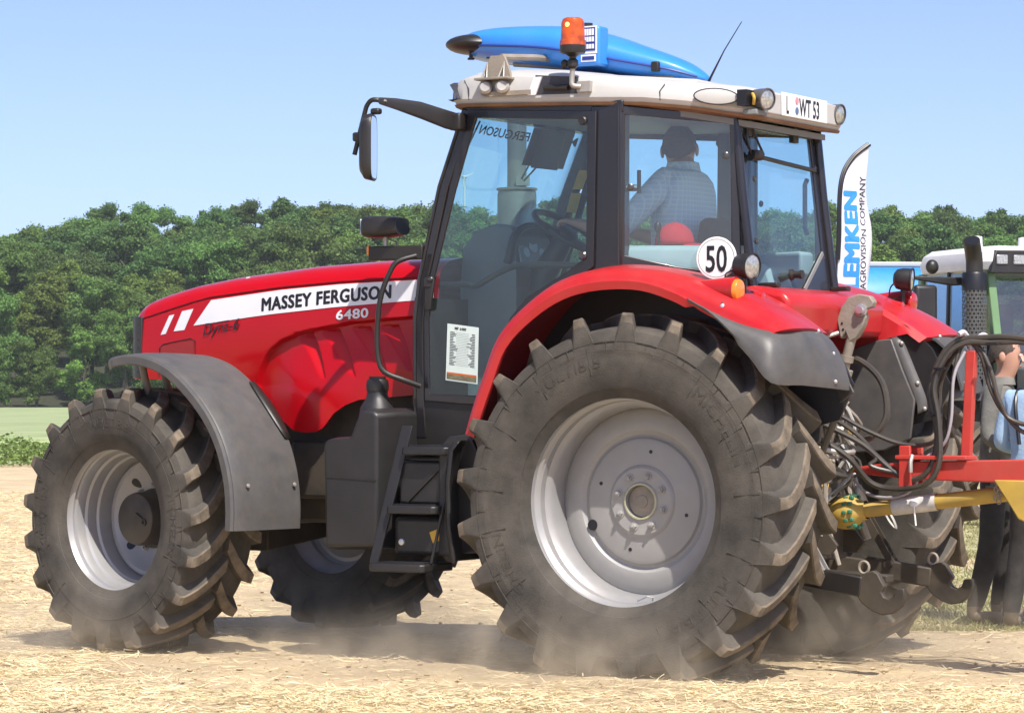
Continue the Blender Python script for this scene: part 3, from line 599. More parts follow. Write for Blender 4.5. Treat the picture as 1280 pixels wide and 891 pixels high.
    for t in (0, .25, .5, .75, 1):
        x = -.30 - .24 * t; r = .012 + .052 * t ** .7; P.append([(x, s * (1.02 + .8 * r * math.cos(a)), 1.812 - .02 * t + r * (.95 * math.sin(a))) for a in [2 * math.pi * j / 16 for j in range(16)]])
    mb.loft(P); mb.build('lamp_pod', REDD, g, 40)
    mb = MB(); mb.lathe([(.052, -.006), (.052, .006), (.048, .014), (.03, .019), (0, .020)], (-.545, s * 1.02, 1.790), (-1, 0, -.05), 24); mb.build('indicator_lens', ORANGE if s > 0 else REDLENS, g, 40)
    mb = MB(); mb.loft([[(x, s * (.82 + r * math.cos(a)), z + r * .9 * math.sin(a)) for a in [2 * math.pi * j / 12 for j in range(12)]] for x, z, r in ((-.46, 1.79, .006), (-.53, 1.775, .022), (-.575, 1.762, .026))]); mb.build('small_lamp_pod', REDD, g, 40)
    mb = MB(); mb.lathe([(.025, 0), (.024, .006), (0, .01)], (-.575, s * .82, 1.762), (-1, 0, -.05), 16); mb.build('small_lens', REDLENS, g)
    # work lamp on stalk
    tilt = (-.95, .22 * s, -.08)
    c = Vector((-.535, s * .93, 1.905))
    mb = MB(); mb.lathe([(0, -.045), (.03, -.045), (.05, -.03), (.057, .0), (.058, .04), (.062, .045), (.062, .052), (.056, .052)], c, tilt, 24); wl = mb.build('work_lamp', BLKD, tractor, 35)
    mb = MB(); mb.lathe([(.056, .046), (.045, .050), (0, .054)], c, tilt, 24); mb.build('lamp_lens', LENS, wl, 40)
    mb = MB(); mb.tube([c + Vector((0, 0, -.04)), c + Vector((0, 0, -.09)), c + Vector((.0, 0, -.15))], .012, 8); mb.tube([c + Vector((.03, 0, -.01)), c + Vector((.08, .03 * s, -.04)), c + Vector((.06, .02, -.10)), c + Vector((.01, 0, -.09))], .004, 6, smooth=5); mb.build('lamp_bracket', BLK, wl)
    for k, (x, z, y) in enumerate(((-.505, 1.685, 1.10), (-.57, 1.66, 1.09))):
        mb = MB(); mb.lathe([(.022, -.005), (.022, .006), (.012, .012), (.0, .012)], (x, s * (y - .01), z + .03), (-.35, s * .9, .25), 16); mb.lathe([(.013, .01), (.009, .016), (0, .017)], (x, s * (y - .01), z + .03), (-.35, s * .9, .25), 12, 1); mb.build('push_button', [BLK, CHROME], g)
    for k, (x, y) in enumerate(((-.715, .86), (-.735, .80))):
        mb = MB(); mb.lathe([(.014, -.02), (.014, .008), (.0, .010)], (x, s * y, 1.632 - k * .01), (-.6, 0, .8), 14); mb.build('control_button', (ORANGE, YEL)[k], g)
    return g
gl = rear_mudguard(1); gr = rear_mudguard(-1)
mb = MB(); lp = [(-.60, 1.755), (-.56, 1.80), (-.40, 1.83), (-.30, 1.82), (-.30, 1.6), (-.58, 1.6)]
mb.xz(lp, -.56, .56); mb.build('rear_deck', REDD, tractor, bevel=.03, seg=3)
for y, x in ((.36, -.40), (-.30, -.47)):
    mb = MB(); mb.box((x, y, 1.838), (.09, .05, .022)); mb.build('deck_latch', BLK, tractor, bevel=.005)

# speed sign
c = Vector((-.405, .95, 1.942)); nrm = Vector((-.12, 1, 0)).normalized(); su = Vector((-1, -.12, 0)).normalized()
def onsign(o=0.): return lambda a, b: c + su * a + Vector((0, 0, b)) + nrm * o
mb = MB(); mb.lathe([(0, -.004), (.096, -.004), (.098, 0), (.096, .003), (0, .0032)], c, nrm, 48); sg = mb.build('speed_sign', WHITE2, tractor, 30)
mb = MB(); mb.lathe([(.0860, .0045), (.0878, .0045)], c, nrm, 48); mb.build('sign_border', INK, sg, 0)
letters('sign_digits', '50', lambda a, b: onsign(.0055)(a * .150 , (b - .36) * .168), INK, sg, bold=.018, sx=.72, align='CENTER')

# ---------------------------------------------------------------- cab
YD = lambda x: .64 + (1.40 - x) * .0909
def cabside(s):
    f0 = lambda o: (lambda x, z: (x, s * (YD(x) + o), z))
    mb = MB(); pil = [(1.128, 2.728), (1.281, 2.351), (1.406, 1.886), (1.434, 1.688), (1.434, 1.29), (1.42, 1.10), (1.345, 1.10), (1.36, 1.30), (1.362, 1.69), (1.335, 1.88), (1.215, 2.33), (1.06, 2.71)]
    mb.prism(pil, f0(-.07), f0(.0)); a = mb.build('front_pillar', FRAME, tractor, 30, bevel=.008)
    mb = MB(); mb.tube([f0(.002)(x, z) for x, z in ((1.12, 2.70), (1.268, 2.34), (1.388, 1.885), (1.415, 1.688), (1.415, 1.15))], .007, 6); mb.build('pillar_seal', BLKD, a)
    mb = MB(); mb.prism([(.375, 2.70), (.195, 2.69), (.195, 1.86), (.385, 1.86)], f0(-.09), f0(-.002)); mb.build('middle_pillar', FRAME, tractor, 30, bevel=.01)
    mb = MB(); mb.prism([(1.13, 2.76), (.19, 2.715), (.19, 2.655), (1.10, 2.70)], f0(-.09), f0(-.004)); mb.build('roof_rail', FRAME, tractor, 30, bevel=.008)
    out = [(1.083, 2.715), (.332, 2.668), (.348, 1.925), (.50, 1.835), (.70, 1.735), (.79, 1.655), (.92, 1.40), (.99, 1.262), (1.352, 1.285), (1.356, 1.69), (1.322, 1.89), (1.2, 2.33)]
    inn = [(1.038, 2.672), (.385, 2.632), (.392, 1.972), (.53, 1.892), (.735, 1.787), (.835, 1.69), (.968, 1.40), (1.008, 1.312), (1.322, 1.322), (1.327, 1.69), (1.29, 1.905), (1.165, 2.32)]
    mb = MB(); mb.ring(out, inn, f0(-.008), f0(.010)); d = mb.build('cab_door', FRAME, tractor, 30, bevel=.004)
    mb = MB(); mb.prism([(x + (ox - x) * .3, z + (oz - z) * .3) for (x, z), (ox, oz) in zip(inn, out)], f0(-.001), f0(.004)); mb.build('door_glass', GLASS, d, 0)
    # door handle (front edge) and hinges (rear edge)
    mb = MB(); mb.box(f0(.022)(1.318, 1.87), (.04, .03, .05)); mb.prism([(1.335, 1.89), (1.285, 1.90), (1.28, 1.875), (1.295, 1.80), (1.30, 1.735), (1.335, 1.73)], f0(.012), f0(.032)); mb.build('door_handle', BLKD, d, bevel=.006)
    mb = MB(); mb.ell(f0(.032)(1.30, 1.888), (.018, .012, .014), 10, 6); mb.build('handle_button', BOLT, d)
    for z in (1.98, 2.625):
        mb = MB(); mb.lathe([(.022, 0), (.022, .008), (.016, .014), (.012, .013), (0, .012)], f0(.008)(.408, z), (0, s, 0), 16); mb.build('hinge_bolt', BLKD if z > 2 else BOLT, d)
    mb = MB(); mb.tube([f0(-.06)(x, z) for x, z in ((1.30, 1.86), (1.142, 1.861), (1.073, 1.856), (.937, 1.916), (.801, 1.948), (.446, 1.937))], .016, 8, smooth=5); mb.build('grab_rail', BLK, d)
    # rear quarter window
    A = Vector((.225, .748, 0)); B = Vector((-.285, .47, 0)); q = (B - A); qn = Vector((-q.y, q.x, 0)).normalized(); qn = qn if qn.y > 0 else -qn
    def fq(o):
        def fn(t, z): p = A + q * t + qn * o; return (p.x, s * p.y, z)
        return fn
    qo = [(.01, 2.69), (1.0, 2.635), (1.02, 1.90), (.95, 1.838), (.5, 1.87), (.01, 1.925)]; qi = [(.075, 2.645), (.93, 2.60), (.945, 1.925), (.905, 1.893), (.5, 1.925), (.07, 1.978)]
    mb = MB(); mb.ring(qo, qi, fq(-.012), fq(.006)); qf = mb.build('quarter_window', FRAME, tractor, 30, bevel=.004)
    mb = MB(); mb.prism([(a_ + (b_ - a_) * .3, c_ + (d_ - c_) * .3) for (a_, c_), (b_, d_) in zip(qi, qo)], fq(-.002), fq(.002)); mb.build('window_glass', GLASSB, qf, 0)
    for t, z in ((.12, 2.30), (.90, 2.45)):
        mb = MB(); mb.lathe([(.017, 0), (.016, .006), (.008, .010), (0, .010)], fq(.003)(t, z), (qn.x, s * qn.y, 0), 14); mb.build('window_bolt', BOLT, qf)
    mb = MB(); mb.tube([(-.265, s * .462, 2.65), (-.30, s * .466, 2.3), (-.365, s * .47, 1.80)], .024, 10); mb.build('rear_pillar', FRAME, tractor)
    # lower cab side below the door
    mb = MB(); mb.prism([(1.425, 1.30), (.80, 1.255), (.86, 1.05), (1.415, 1.03)], f0(-.03), f0(-.004)); mb.build('lower_panel', BLK, tractor, bevel=.006)
    # front grab handle standing off the pillar
    mb = MB(); mb.tube([(1.37, s * .70, 2.005), (1.44, s * .76, 1.975), (1.475, s * .78, 1.92), (1.515, s * .80, 1.80), (1.535, s * .80, 1.64), (1.53, s * .80, 1.50), (1.50, s * .79, 1.43), (1.42, s * .74, 1.39), (1.36, s * .68, 1.36)], .0135, 10, smooth=4); mb.build('grab_handle', BLK, tractor)
    # front work light with bracket
    mb = MB(); mb.box((1.53, s * .62, 2.025), (.32, .05, .07)); mb.build('light_bracket', BLK, tractor, bevel=.006)
    mb = MB(); mb.box((1.692, s * .62, 2.04), (.012, .052, .045)); mb.build('side_marker', ORANGE, tractor, bevel=.003)
    L = []
    for t in (0, .08, .35, .7, 1):
        x = 1.705 - .205 * t; k = (.86, 1, 1, .95, .78)[(0, .08, .35, .7, 1).index(t)]
        L.append([(x, s * .62 + .08 * k * sx * (abs(math.cos(a)) ** .5 if True else 1), 2.157 + .054 * k * sz * (abs(math.sin(a)) ** .5)) for a, sx, sz in [(2 * math.pi * (j + .5) / 20, 1 if math.cos(2 * math.pi * (j + .5) / 20) > 0 else -1, 1 if math.sin(2 * math.pi * (j + .5) / 20) > 0 else -1) for j in range(20)]])
    mb = MB(); mb.loft(L); hl = mb.build('front_work_light', BLKD, tractor, 40)
    mb = MB(); mb.box((1.709, s * .62, 2.157), (.008, .13, .08)); mb.build('lamp_lens', LENS, hl, bevel=.004)
    mb = MB(); mb.tube([(1.60, s * .62, 2.06), (1.60, s * .62, 2.11)], .012, 8); mb.tube([(1.60, s * .60, 2.10), (1.56, s * .58, 2.08), (1.55, s * .6, 2.05)], .005, 6); mb.build('lamp_stalk', STEEL, hl)
cabside(1); cabside(-1)
# windscreen
XA = [(1.25, 1.43), (1.69, 1.425), (1.886, 1.395), (2.351, 1.27), (2.72, 1.125)]
mb = MB(); zz = [1.78, 1.9, 2.1, 2.351, 2.55, 2.70]
def wsx(y, z): return lerp([(z_, x_) for z_, x_ in XA], z) + .07 * (1 - (y / .62) ** 2)
ys = [-.62 + .124 * i for i in range(11)]
mb.grid([[(wsx(y, z), y, z) for y in ys] for z in zz]); ws = mb.build('windscreen', GLASS, tractor, 60, solid=.005)
letters('windscreen_banner', 'MASSEY FERGUSON', lambda a, b: (lambda y, z: (wsx(y, z) - .008, y, z))(-.57 + a * .115, 2.625 + b * .062), INK, ws, bold=.02, sx=.95)
mb = MB(); mb.prism([(y, z) for y, z in ((-.62, 1.80), (.62, 1.80), (.62, 1.12), (-.62, 1.12))], lambda y, z: (1.43, y, z), lambda y, z: (1.38, y, z)); mb.build('bulkhead', BLK, tractor)
mb = MB(); mb.box((1.10, 0, 2.715), (.10, 1.22, .05)); mb.build('header_rail', FRAME, tractor, bevel=.01)
mb = MB(); mb.prism([(.12, -.05), (1.36, -.05), (1.36, -.58), (.12, -.70)], lambda x, y: (x, y, 1.16), lambda x, y: (x, y, 1.20)); mb.prism([(.12, .05), (1.36, .05), (1.36, .58), (.12, .70)], lambda x, y: (x, y, 1.16), lambda x, y: (x, y, 1.20)); mb.box((.74, 0, 1.18), (1.24, .1, .04)); mb.build('cab_floor', BLKD, tractor)
# wiper loops on the screen
for y0, y1 in ((.42, .30), (-.30, -.42)):
    mb = MB(); P = [(wsx(y0, 2.69) + .015, y0, 2.69), (wsx(y0 + .04, 2.50) + .015, y0 + .04, 2.50), (wsx(y0 + .06, 2.44) + .015, y0 + .06, 2.44), (wsx(y0 + .04, 2.43) + .015, y0 + .035, 2.43), (wsx(y1, 2.50) + .015, y0 - .01, 2.50), (wsx(y1, 2.69) + .015, y0 - .06, 2.69)]
    mb.tube(P, .005, 6); mb.build('wiper_arm', INK, tractor)
# rear window
XR = lambda z: -.25 - (2.63 - z) * .12
fr = lambda o: (lambda y, z: (XR(z) - o, y, z))
ro = [(.445, 2.63), (-.445, 2.63), (-.455, 1.86), (-.40, 1.79), (.40, 1.79), (.455, 1.84)]; ri = [(.40, 2.59), (-.395, 2.59), (-.385, 2.02), (-.12, 1.83), (.36, 1.83), (.41, 1.87)]
mb = MB(); mb.ring(ro, ri, fr(-.012), fr(.010)); rw = mb.build('rear_window', FRAME, tractor, 30, bevel=.004)
mb = MB(); mb.prism([(a + (b - a) * .3, c_ + (d_ - c_) * .3) for (a, c_), (b, d_) in zip(ri, ro)], fr(-.001), fr(.004)); mb.build('window_glass', GLASSB, rw, 0)
mb = MB(); mb.bar(fr(.012)(-.385, 2.02), fr(.012)(-.12, 1.83), .02, .008, up=(1, 0, 0)); mb.build('corner_strip', GREYP, rw)
mb = MB(); mb.tube([fr(.03)(.36, 2.46), fr(.035)(.05, 2.445), fr(.03)(-.36, 2.43)], .011, 8); mb.tube([fr(.03)(.36, 2.46), fr(.05)(.30, 2.46)], .026, 10); mb.build('rear_wiper', BLK, rw)
for P in ([fr(.03)(.38, 2.62), fr(.035)(.40, 2.53), fr(.03)(.35, 2.46)], [fr(.03)(.33, 2.62), fr(.035)(.30, 2.55), fr(.03)(.22, 2.47)]):
    mb = MB(); mb.tube(P, .006, 6, smooth=5); mb.build('washer_hose', INK, rw)
for y in (.34, -.18):
    mb = MB(); mb.box(fr(.02)(y, 2.60), (.03, .06, .09)); mb.build('window_hinge', BLK, rw, bevel=.006)
for y, z in ((.30, 2.35), (.36, 2.05), (-.40, 2.0), (-.42, 2.45)):
    mb = MB(); mb.lathe([(.015, 0), (.014, .006), (.007, .01), (0, .01)], fr(.004)(y, z), (-1, 0, 0), 12); mb.build('window_bolt', BOLT, rw)
mb = MB(); mb.lathe([(.028, 0), (.028, .012), (.018, .02), (.018, .05), (.022, .052), (.022, .066), (0, .066)], fr(.0)(.0, 1.90), (-1, 0, 0), 14); mb.build('window_latch', BLK, rw)
mb = MB(); mb.box((-.365, 0, 1.775), (.05, .86, .05)); mb.build('rear_sill', FRAME, tractor, bevel=.01)
mb = MB(); mb.tube([(-.385, .0, 1.79), (-.47, -.02, 1.775), (-.52, -.02, 1.70), (-.53, 0, 1.66)], .012, 8, smooth=4); mb.build('white_cable', WHITE2, tractor)

# roof
ZB = [(-.42, 2.62), (-.38, 2.625), (0, 2.69), (1.13, 2.735), (1.25, 2.735)]; ZT = [(-.42, 2.765), (-.19, 2.785), (0, 2.802), (.41, 2.842), (.85, 2.885), (1.15, 2.882), (1.25, 2.87)]
plan = [(1.225, 0), (1.22, .3), (1.20, .55), (1.16, .66), (1.08, .715), (.9, .735), (.6, .745), (.3, .745), (.1, .72), (-.1, .645), (-.25, .56), (-.36, .50), (-.395, .44), (-.40, .2), (-.40, 0)]
full = plan + [(x, -y) for x, y in plan[-2:0:-1]]
def roof_loop(inset, zf):
    return [(.4 + (x - .4) * (1 - inset / .85), y * (1 - inset / .75), zf(x)) for x, y in full]
mb = MB(); mb.loft([roof_loop(.05, lambda x: lerp(ZB, x)), roof_loop(.0, lambda x: lerp(ZB, x) + .006), roof_loop(-.012, lambda x: lerp(ZB, x) + .03), roof_loop(-.008, lambda x: lerp(ZB, x) * .4 + lerp(ZT, x) * .6), roof_loop(.012, lambda x: lerp(ZT, x) - .018), roof_loop(.04, lambda x: lerp(ZT, x)), roof_loop(.12, lambda x: lerp(ZT, x) + .018), roof_loop(.3, lambda x: lerp(ZT, x) + .03), roof_loop(.5, lambda x: lerp(ZT, x) + .034)])
roof = mb.build('cab_roof', ROOF, tractor, 28)
mb = MB(); mb.loft([[(.4 + (x - .4) * 1.004, y * 1.004, lerp(ZB, x) - .006) for x, y in full], [(.4 + (x - .4) * 1.012, y * 1.012, lerp(ZB, x) + .008) for x, y in full]]); mb.build('roof_drip_edge', pm('dusty_brown_seal', (.20, .11, .055), .8, var=.2), roof)
# headliner
mb = MB(); mb.loft([[(.4 + (x - .4) * .93, y * .93, lerp(ZB, x) - .04) for x, y in full], [(.4 + (x - .4) * .93, y * .93, lerp(ZB, x) - .012) for x, y in full]]); mb.build('headliner', GREYP, roof)
rs = lambda x, o=.012: lerp([(q[0], q[1]) for q in sorted([(x_, y_) for x_, y_ in plan if y_ > .3])], x) + o
# dark triangular corner lamp, vent opening, marker, seams
mb = MB(); mb.loft([[(1.23 + o, .45, 2.77), (1.215 + o, .58 + o, 2.768), (1.175 + o, .69 + o, 2.766), (1.10, .738 + o, 2.764), (1.165 + o, .69 + o, 2.84), (1.205 + o, .58 + o, 2.862), (1.22 + o, .45, 2.865)] for o in (-.03, .012)]); mb.build('corner_lamp', ROOFD, roof)
mb = MB(); mb.loft([[(x, rs(x, .000), z) for x, z in ((.66, 2.855), (.43, 2.835), (.43, 2.755), (.66, 2.76))], [(x, rs(x, .0135), z) for x, z in ((.66, 2.855), (.43, 2.835), (.43, 2.755), (.66, 2.76))]]); v = mb.build('roof_vent', ROOFD, roof)
mb = MB(); mb.tube([(.60, .775, 2.79), (.47, .775, 2.785)], .014, 12); mb.build('vent_handle', BLK, v)
mb = MB(); mb.loft([[(x, rs(x, o), z) for x, z in ((.665, 2.845), (.62, 2.845), (.655, 2.76), (.70, 2.76))] for o in (.01, .022)]); mb.build('vent_trim', WHITE2, v)
def oval_loop(k, o):
    A_ = Vector((-.144, .66, 2.724)); B_ = Vector((-.324, .555, 2.715)); c_ = (A_ + B_) / 2; u = (B_ - A_) / 2; n_ = Vector((u.y, -u.x, 0)).normalized(); n_ = n_ if n_.y > 0 else -n_
    return [c_ + u * k * math.cos(t) + Vector((0, 0, .036 * k * math.sin(t))) + n_ * o for t in [2 * math.pi * j / 24 for j in range(24)]]
mb = MB(); mb.loft([oval_loop(1, -.01), oval_loop(1, .016), oval_loop(.9, .018)]); ov = mb.build('marker_panel', ROOF, roof, 30)
mb = MB(); mb.tube([p for p in oval_loop(1.0, .013)] + [oval_loop(1.0, .013)[0]], .0045, 6); mb.build('marker_rim', ROOFD, ov)
for xs_ in ((.0, 2.805, .015, 2.695), (1.09, 2.875, 1.05, 2.745)):
    mb = MB(); mb.tube([(xs_[0], rs(xs_[0], -.004), xs_[1] - .02), (xs_[2], rs(xs_[2], .013), (xs_[1] + xs_[3]) / 2), (xs_[2], rs(xs_[2], .010), xs_[3] + .012)], .003, 6); mb.build('roof_seam', ROOFD, roof)
for x0, x1, y0, y1, h in ((1.12, .78, .30, .55, .03), (.62, -.1, .25, .55, .024), (1.0, .2, -.2, .2, .045)):
    mb = MB(); mb.prism([(x0, y0), (x0, y1), (x1, y1), (x1, y0)], lambda x, y: (x, y, lerp(ZT, x) + .0), lambda x, y: (x, y * .97, lerp(ZT, x) + h)); mb.build('roof_panel', ROOF, roof, bevel=.01)
# rear of roof: plate and work lamps
mb = MB(); mb.box((-.402, .02, 2.70), (.03, .88, .105)); mb.build('rear_fascia', ROOF, roof, bevel=.008)
yk = .5 * (.474 - .06)
mb = MB(); mb.box((-.4225, .02, 2.705), (.008, .52, .112), None); npl = mb.build('number_plate', WHITE2, roof, bevel=.003)
letters('plate_lettering', 'L', lambda a, b: (-.4285, .24 - a * .085, 2.664 + b * .118), INK, npl, bold=.02, sx=.7)
letters('plate_lettering', 'WT 53', lambda a, b: (-.4285, .09 - a * .112, 2.664 + b * .118), INK, npl, bold=.02, sx=.72)
for z, m_ in ((2.732, REDLENS), (2.683, NAVY)):
    mb = MB(); mb.lathe([(.0, .0), (.018, 0), (.018, .003), (0, .003)], (-.4266, .118, z), (-1, 0, 0), 16); mb.build('plate_seal', pm('pink_seal_' + str(z), (.62, .28, .34) if z > 2.7 else (.10, .16, .30), .5), npl)
for y, x in ((.485, -.39), (-.40, -.365)):
    c = Vector((x - .02, y, 2.712)); ax = Vector((-.94, .30 if y > 0 else .1, -.12))
    mb = MB(); mb.lathe([(0, -.055), (.026, -.055), (.042, -.036), (.048, .0), (.050, .03), (.053, .037), (.053, .046), (.047, .046)], c, ax, 24); l_ = mb.build('roof_work_lamp', pm('lamp_housing_grey', (.10, .095, .095), .5, var=.1) if 'lamp_housing_grey' not in MATS else MATS['lamp_housing_grey'], roof, 35)
    mb = MB(); mb.lathe([(.047, .040), (.034, .044), (0, .046)], c, ax, 24); mb.build('lamp_lens', LENS, l_)
    mb = MB(); mb.box(c + Vector((.05, .06 if y > 0 else .07, 0)), (.05, .09, .075)); mb.build('lamp_recess', INK, l_)
    mb = MB(); mb.tube([c + Vector((.02, .05, .02)), c + Vector((.0, .075, .0)), c + Vector((.01, .06, -.03))], .008, 8, smooth=4); mb.build('lamp_wiring', YEL, l_)
    mb = MB(); mb.box(c + Vector((.03, 0, -.065)), (.07, .12, .025)); mb.build('lamp_bracket', GREYP, l_, bevel=.004)
# warning beacon
b0 = Vector((.43, .80, 2.86))
mb = MB(); mb.box((.385, .765, 2.785), (.07, .03, .05)); mb.tube([(.40, .78, 2.785), (.43, .80, 2.79), (.435, .80, 2.82), (.43, .80, 2.88)], .013, 10, smooth=5); bm_ = mb.build('beacon_arm', STEEL, tractor)
mb = MB(); mb.lathe([(.014, 0), (.026, .012), (.026, .04), (.016, .05), (.018, .058), (.035, .07), (.058, .075), (.062, .085), (.062, .112), (.0, .112)], b0 + Vector((0, 0, .008)), (0, 0, 1), 24); bb = mb.build('beacon_base', BLKD, bm_, 35)
mb = MB(); mb.lathe([(.0625, .112), (.0625, .135), (.058, .138), (.055, .22), (.048, .238), (.035, .244), (0, .247)], b0 + Vector((0, 0, .008)), (0, 0, 1), 28); mb.build('beacon_dome', AMBER, bm_, 35)
mb = MB(); mb.ell(b0 + Vector((.045, 0, .035)), (.02, .014, .022), 10, 8); mb.build('wing_nut', BLK, bm_)
mb = MB(); mb.ell(b0 + Vector((.0, .052, .215)), (.012, .008, .012), 10, 8); hot = pm('beacon_glow_spot', (1, .6, .1), .3); hot.node_tree.nodes['Principled BSDF'].inputs['Emission Color'].default_value = (1, .5, .08, 1); hot.node_tree.nodes['Principled BSDF'].inputs['Emission Strength'].default_value = 3; mb.build('beacon_glow_spot', hot, bm_)  # small emissive spot on the outer side of the dome
# aerial
mb = MB(); mb.tube([(.06, .1, 2.84), (.045, .1, 2.87), (-.03, .1, 3.0), (-.125, .1, 3.135)], [.008, .006, .003, .002], 6); mb.build('aerial', INK, tractor)
# mounting bracket for the roof pod (grey plate with rods)
mb = MB(); mb.prism([(.965, 2.80), (.955, 2.90), (.925, 2.965), (.845, 2.962), (.815, 2.89), (.80, 2.80)], lambda x, z: (x, .72, z), lambda x, z: (x, .735, z)); mb.box((.885, .76, 2.848), (.19, .08, .012)); br = mb.build('bracket_plate', STEELG, tractor, bevel=.003)
for x in (.94, .845):
    mb = MB(); mb.tube([(x + .015, .77, 2.85), (x - .005, .745, 2.93), (x - .015, .77, 2.85)], .005, 6); mb.build('bracket_rod', STEEL, br)
    mb = MB(); mb.lathe([(.036, 0), (.034, .04), (.024, .05), (0, .05)], (x, .745, 2.80), (-.35, .9, .2), 14); mb.build('coupler', STEEL, br)
mb = MB(); mb.tube([(.885, .70, 2.96), (.86, .4, 2.985), (.82, .1, 2.99)], .016, 8); mb.tube([(1.1, .20, 2.985), (.6, .20, 2.93), (.2, .2, 2.87)], .014, 8); mb.build('bracket_tube', STEELG, br)
mb = MB(); mb.box((.80, .752, 2.775), (.24, .03, .022)); mb.build('bracket_foot', STEELG, br)
# mirror (left) and its twin on the right
def mirror(s):
    mb = MB(); mb.loft([[(x, s * (y + w_ * math.cos(a)), z + h_ * math.sin(a)) for a in [2 * math.pi * j / 12 for j in range(12)]] for x, y, z, w_, h_ in ((1.135, .715, 2.655, .02, .045), (1.16, .77, 2.665, .022, .047), (1.22, .90, 2.70, .022, .042), (1.29, 1.02, 2.725, .018, .028), (1.33, 1.10, 2.735, .014, .017))]); a_ = mb.build('mirror_arm', BLKD, tractor, 45)
    mb = MB(); mb.box((1.13, s * .705, 2.655), (.07, .07, .085)); mb.build('arm_hinge', BLK, a_, bevel=.012)
    mb = MB(); mb.tube([(1.31, s * 1.07, 2.732), (1.365, s * 1.10, 2.742), (1.40, s * 1.10, 2.72), (1.42, s * 1.10, 2.667), (1.475, s * 1.10, 2.48)], .012, 8, smooth=4); mb.build('mirror_tube', BLK, a_)
    for c_, d_ in (((1.45, s * 1.10, 2.565), (.05, .05, .045)), ((1.35, s * 1.10, 2.685), (.05, .04, .03))):
        mb = MB(); mb.box(c_, d_); mb.build('mirror_clamp', BLK, a_, bevel=.01)
    # housing: rounded box seen nearly edge on, glass towards the driver (rear)
    ang = R_(24) * s; c = Vector((1.385, s * 1.10, 2.512)); rot = Matrix.Rotation(ang, 3, 'Z')
    def lp(x, k, e=.42): 
        o = []
        for j in range(28):
            t = 2 * math.pi * j / 28; cy = math.copysign(abs(math.cos(t)) ** e, math.cos(t)); sz = math.copysign(abs(math.sin(t)) ** e, math.sin(t))
            o.append(c + rot @ Vector((x, .105 * k * cy, .162 * k * sz)))
        return o
    mb = MB(); mb.loft([lp(.045, .35), lp(.042, .75), lp(.022, .95), lp(-.012, 1.0), lp(-.02, .97), lp(-.018, .93)]); h = mb.build('mirror_housing', BLKD, a_, 40)
    mb = MB(); mb.loft([lp(-.017, .92), lp(-.0195, .92)]); mb.build('mirror_glass', MIRR, h, 40)
mirror(1)
# exhaust stack on the right front pillar
mb = MB(); mb.lathe([(.10, 0), (.105, .02), (.105, .42), (.10, .44), (.11, .445), (.11, .455), (0, .456)], (1.58, -.66, 1.97), (0, 0, 1), 24); mb.lathe([(.052, .0), (.052, .40)], (1.58, -.66, 2.42), (0, 0, 1), 20, cap1=True); ex = mb.build('exhaust_stack', pm('exhaust_grey_steel', (.16, .16, .165), .5, metal=.3, var=.15, dust=.1), tractor, 30)
mb = MB(); mb.box((1.52, -.62, 2.46), (.05, .06, .05)); mb.build('exhaust_clamp', STEEL, ex)
# paper sheet on the door glass
fp = lambda o: (lambda x, z: (x, YD(x) + .006 + o, z))
mb = MB(); mb.prism([(1.211, 1.668), (1.022, 1.645), (1.030, 1.368), (1.222, 1.389)], fp(0), fp(.002)); ps = mb.build('data_sheet', pm('paper_white', (.62, .72, .68), .8, var=.03), tractor, 0)
PO = lambda u, v: ((1.211 + .011 * v) + ((1.022 + .008 * v) - (1.211 + .011 * v)) * u, (1.668 + (1.645 - 1.668) * u) + ((1.389 + (1.368 - 1.389) * u) - (1.668 + (1.645 - 1.668) * u)) * v)
letters('sheet_title', 'MF 6480', lambda a, b: fp(.0035)(*PO(.24 + a * .105, .085 - b * .06)), INK, ps, bold=.03)
mb = MB()
for i in range(21):
    v_ = .135 + i * .0285
    for u0, u1 in ((.1, .1 + .10 + .16 * random.random()), (.90 - .08 - .2 * random.random(), .90)):
        mb.add([fp(.003)(*PO(u, v)) for u, v in ((u0, v_), (u1, v_), (u1, v_ + .011), (u0, v_ + .011))], [(0, 1, 2, 3)])
    mb.add([fp(.003)(*PO(u, v)) for u, v in ((.3, v_ + .006), (.7, v_ + .006), (.7, v_ + .009), (.3, v_ + .009))], [(0, 1, 2, 3)])
o = mb.build('sheet_print', INK, ps, 0); o['kind'] = 'stuff'
mb = MB(); mb.add([fp(.003)(*PO(u, v)) for u, v in ((.03, .85), (.97, .85), (.97, .885), (.03, .885))], [(0, 1, 2, 3)]); mb.build('sheet_band', pm('orange_print', (.55, .12, .02), .8), ps, 0)
mb = MB(); mb.add([fp(.003)(*PO(u, v)) for u, v in ((.03, .885), (.97, .885), (.97, .975), (.03, .975))], [(0, 1, 2, 3)]); mb.build('sheet_picture', pm('olive_print', (.16, .15, .09), .8, var=.4, scale=40), ps, 0)

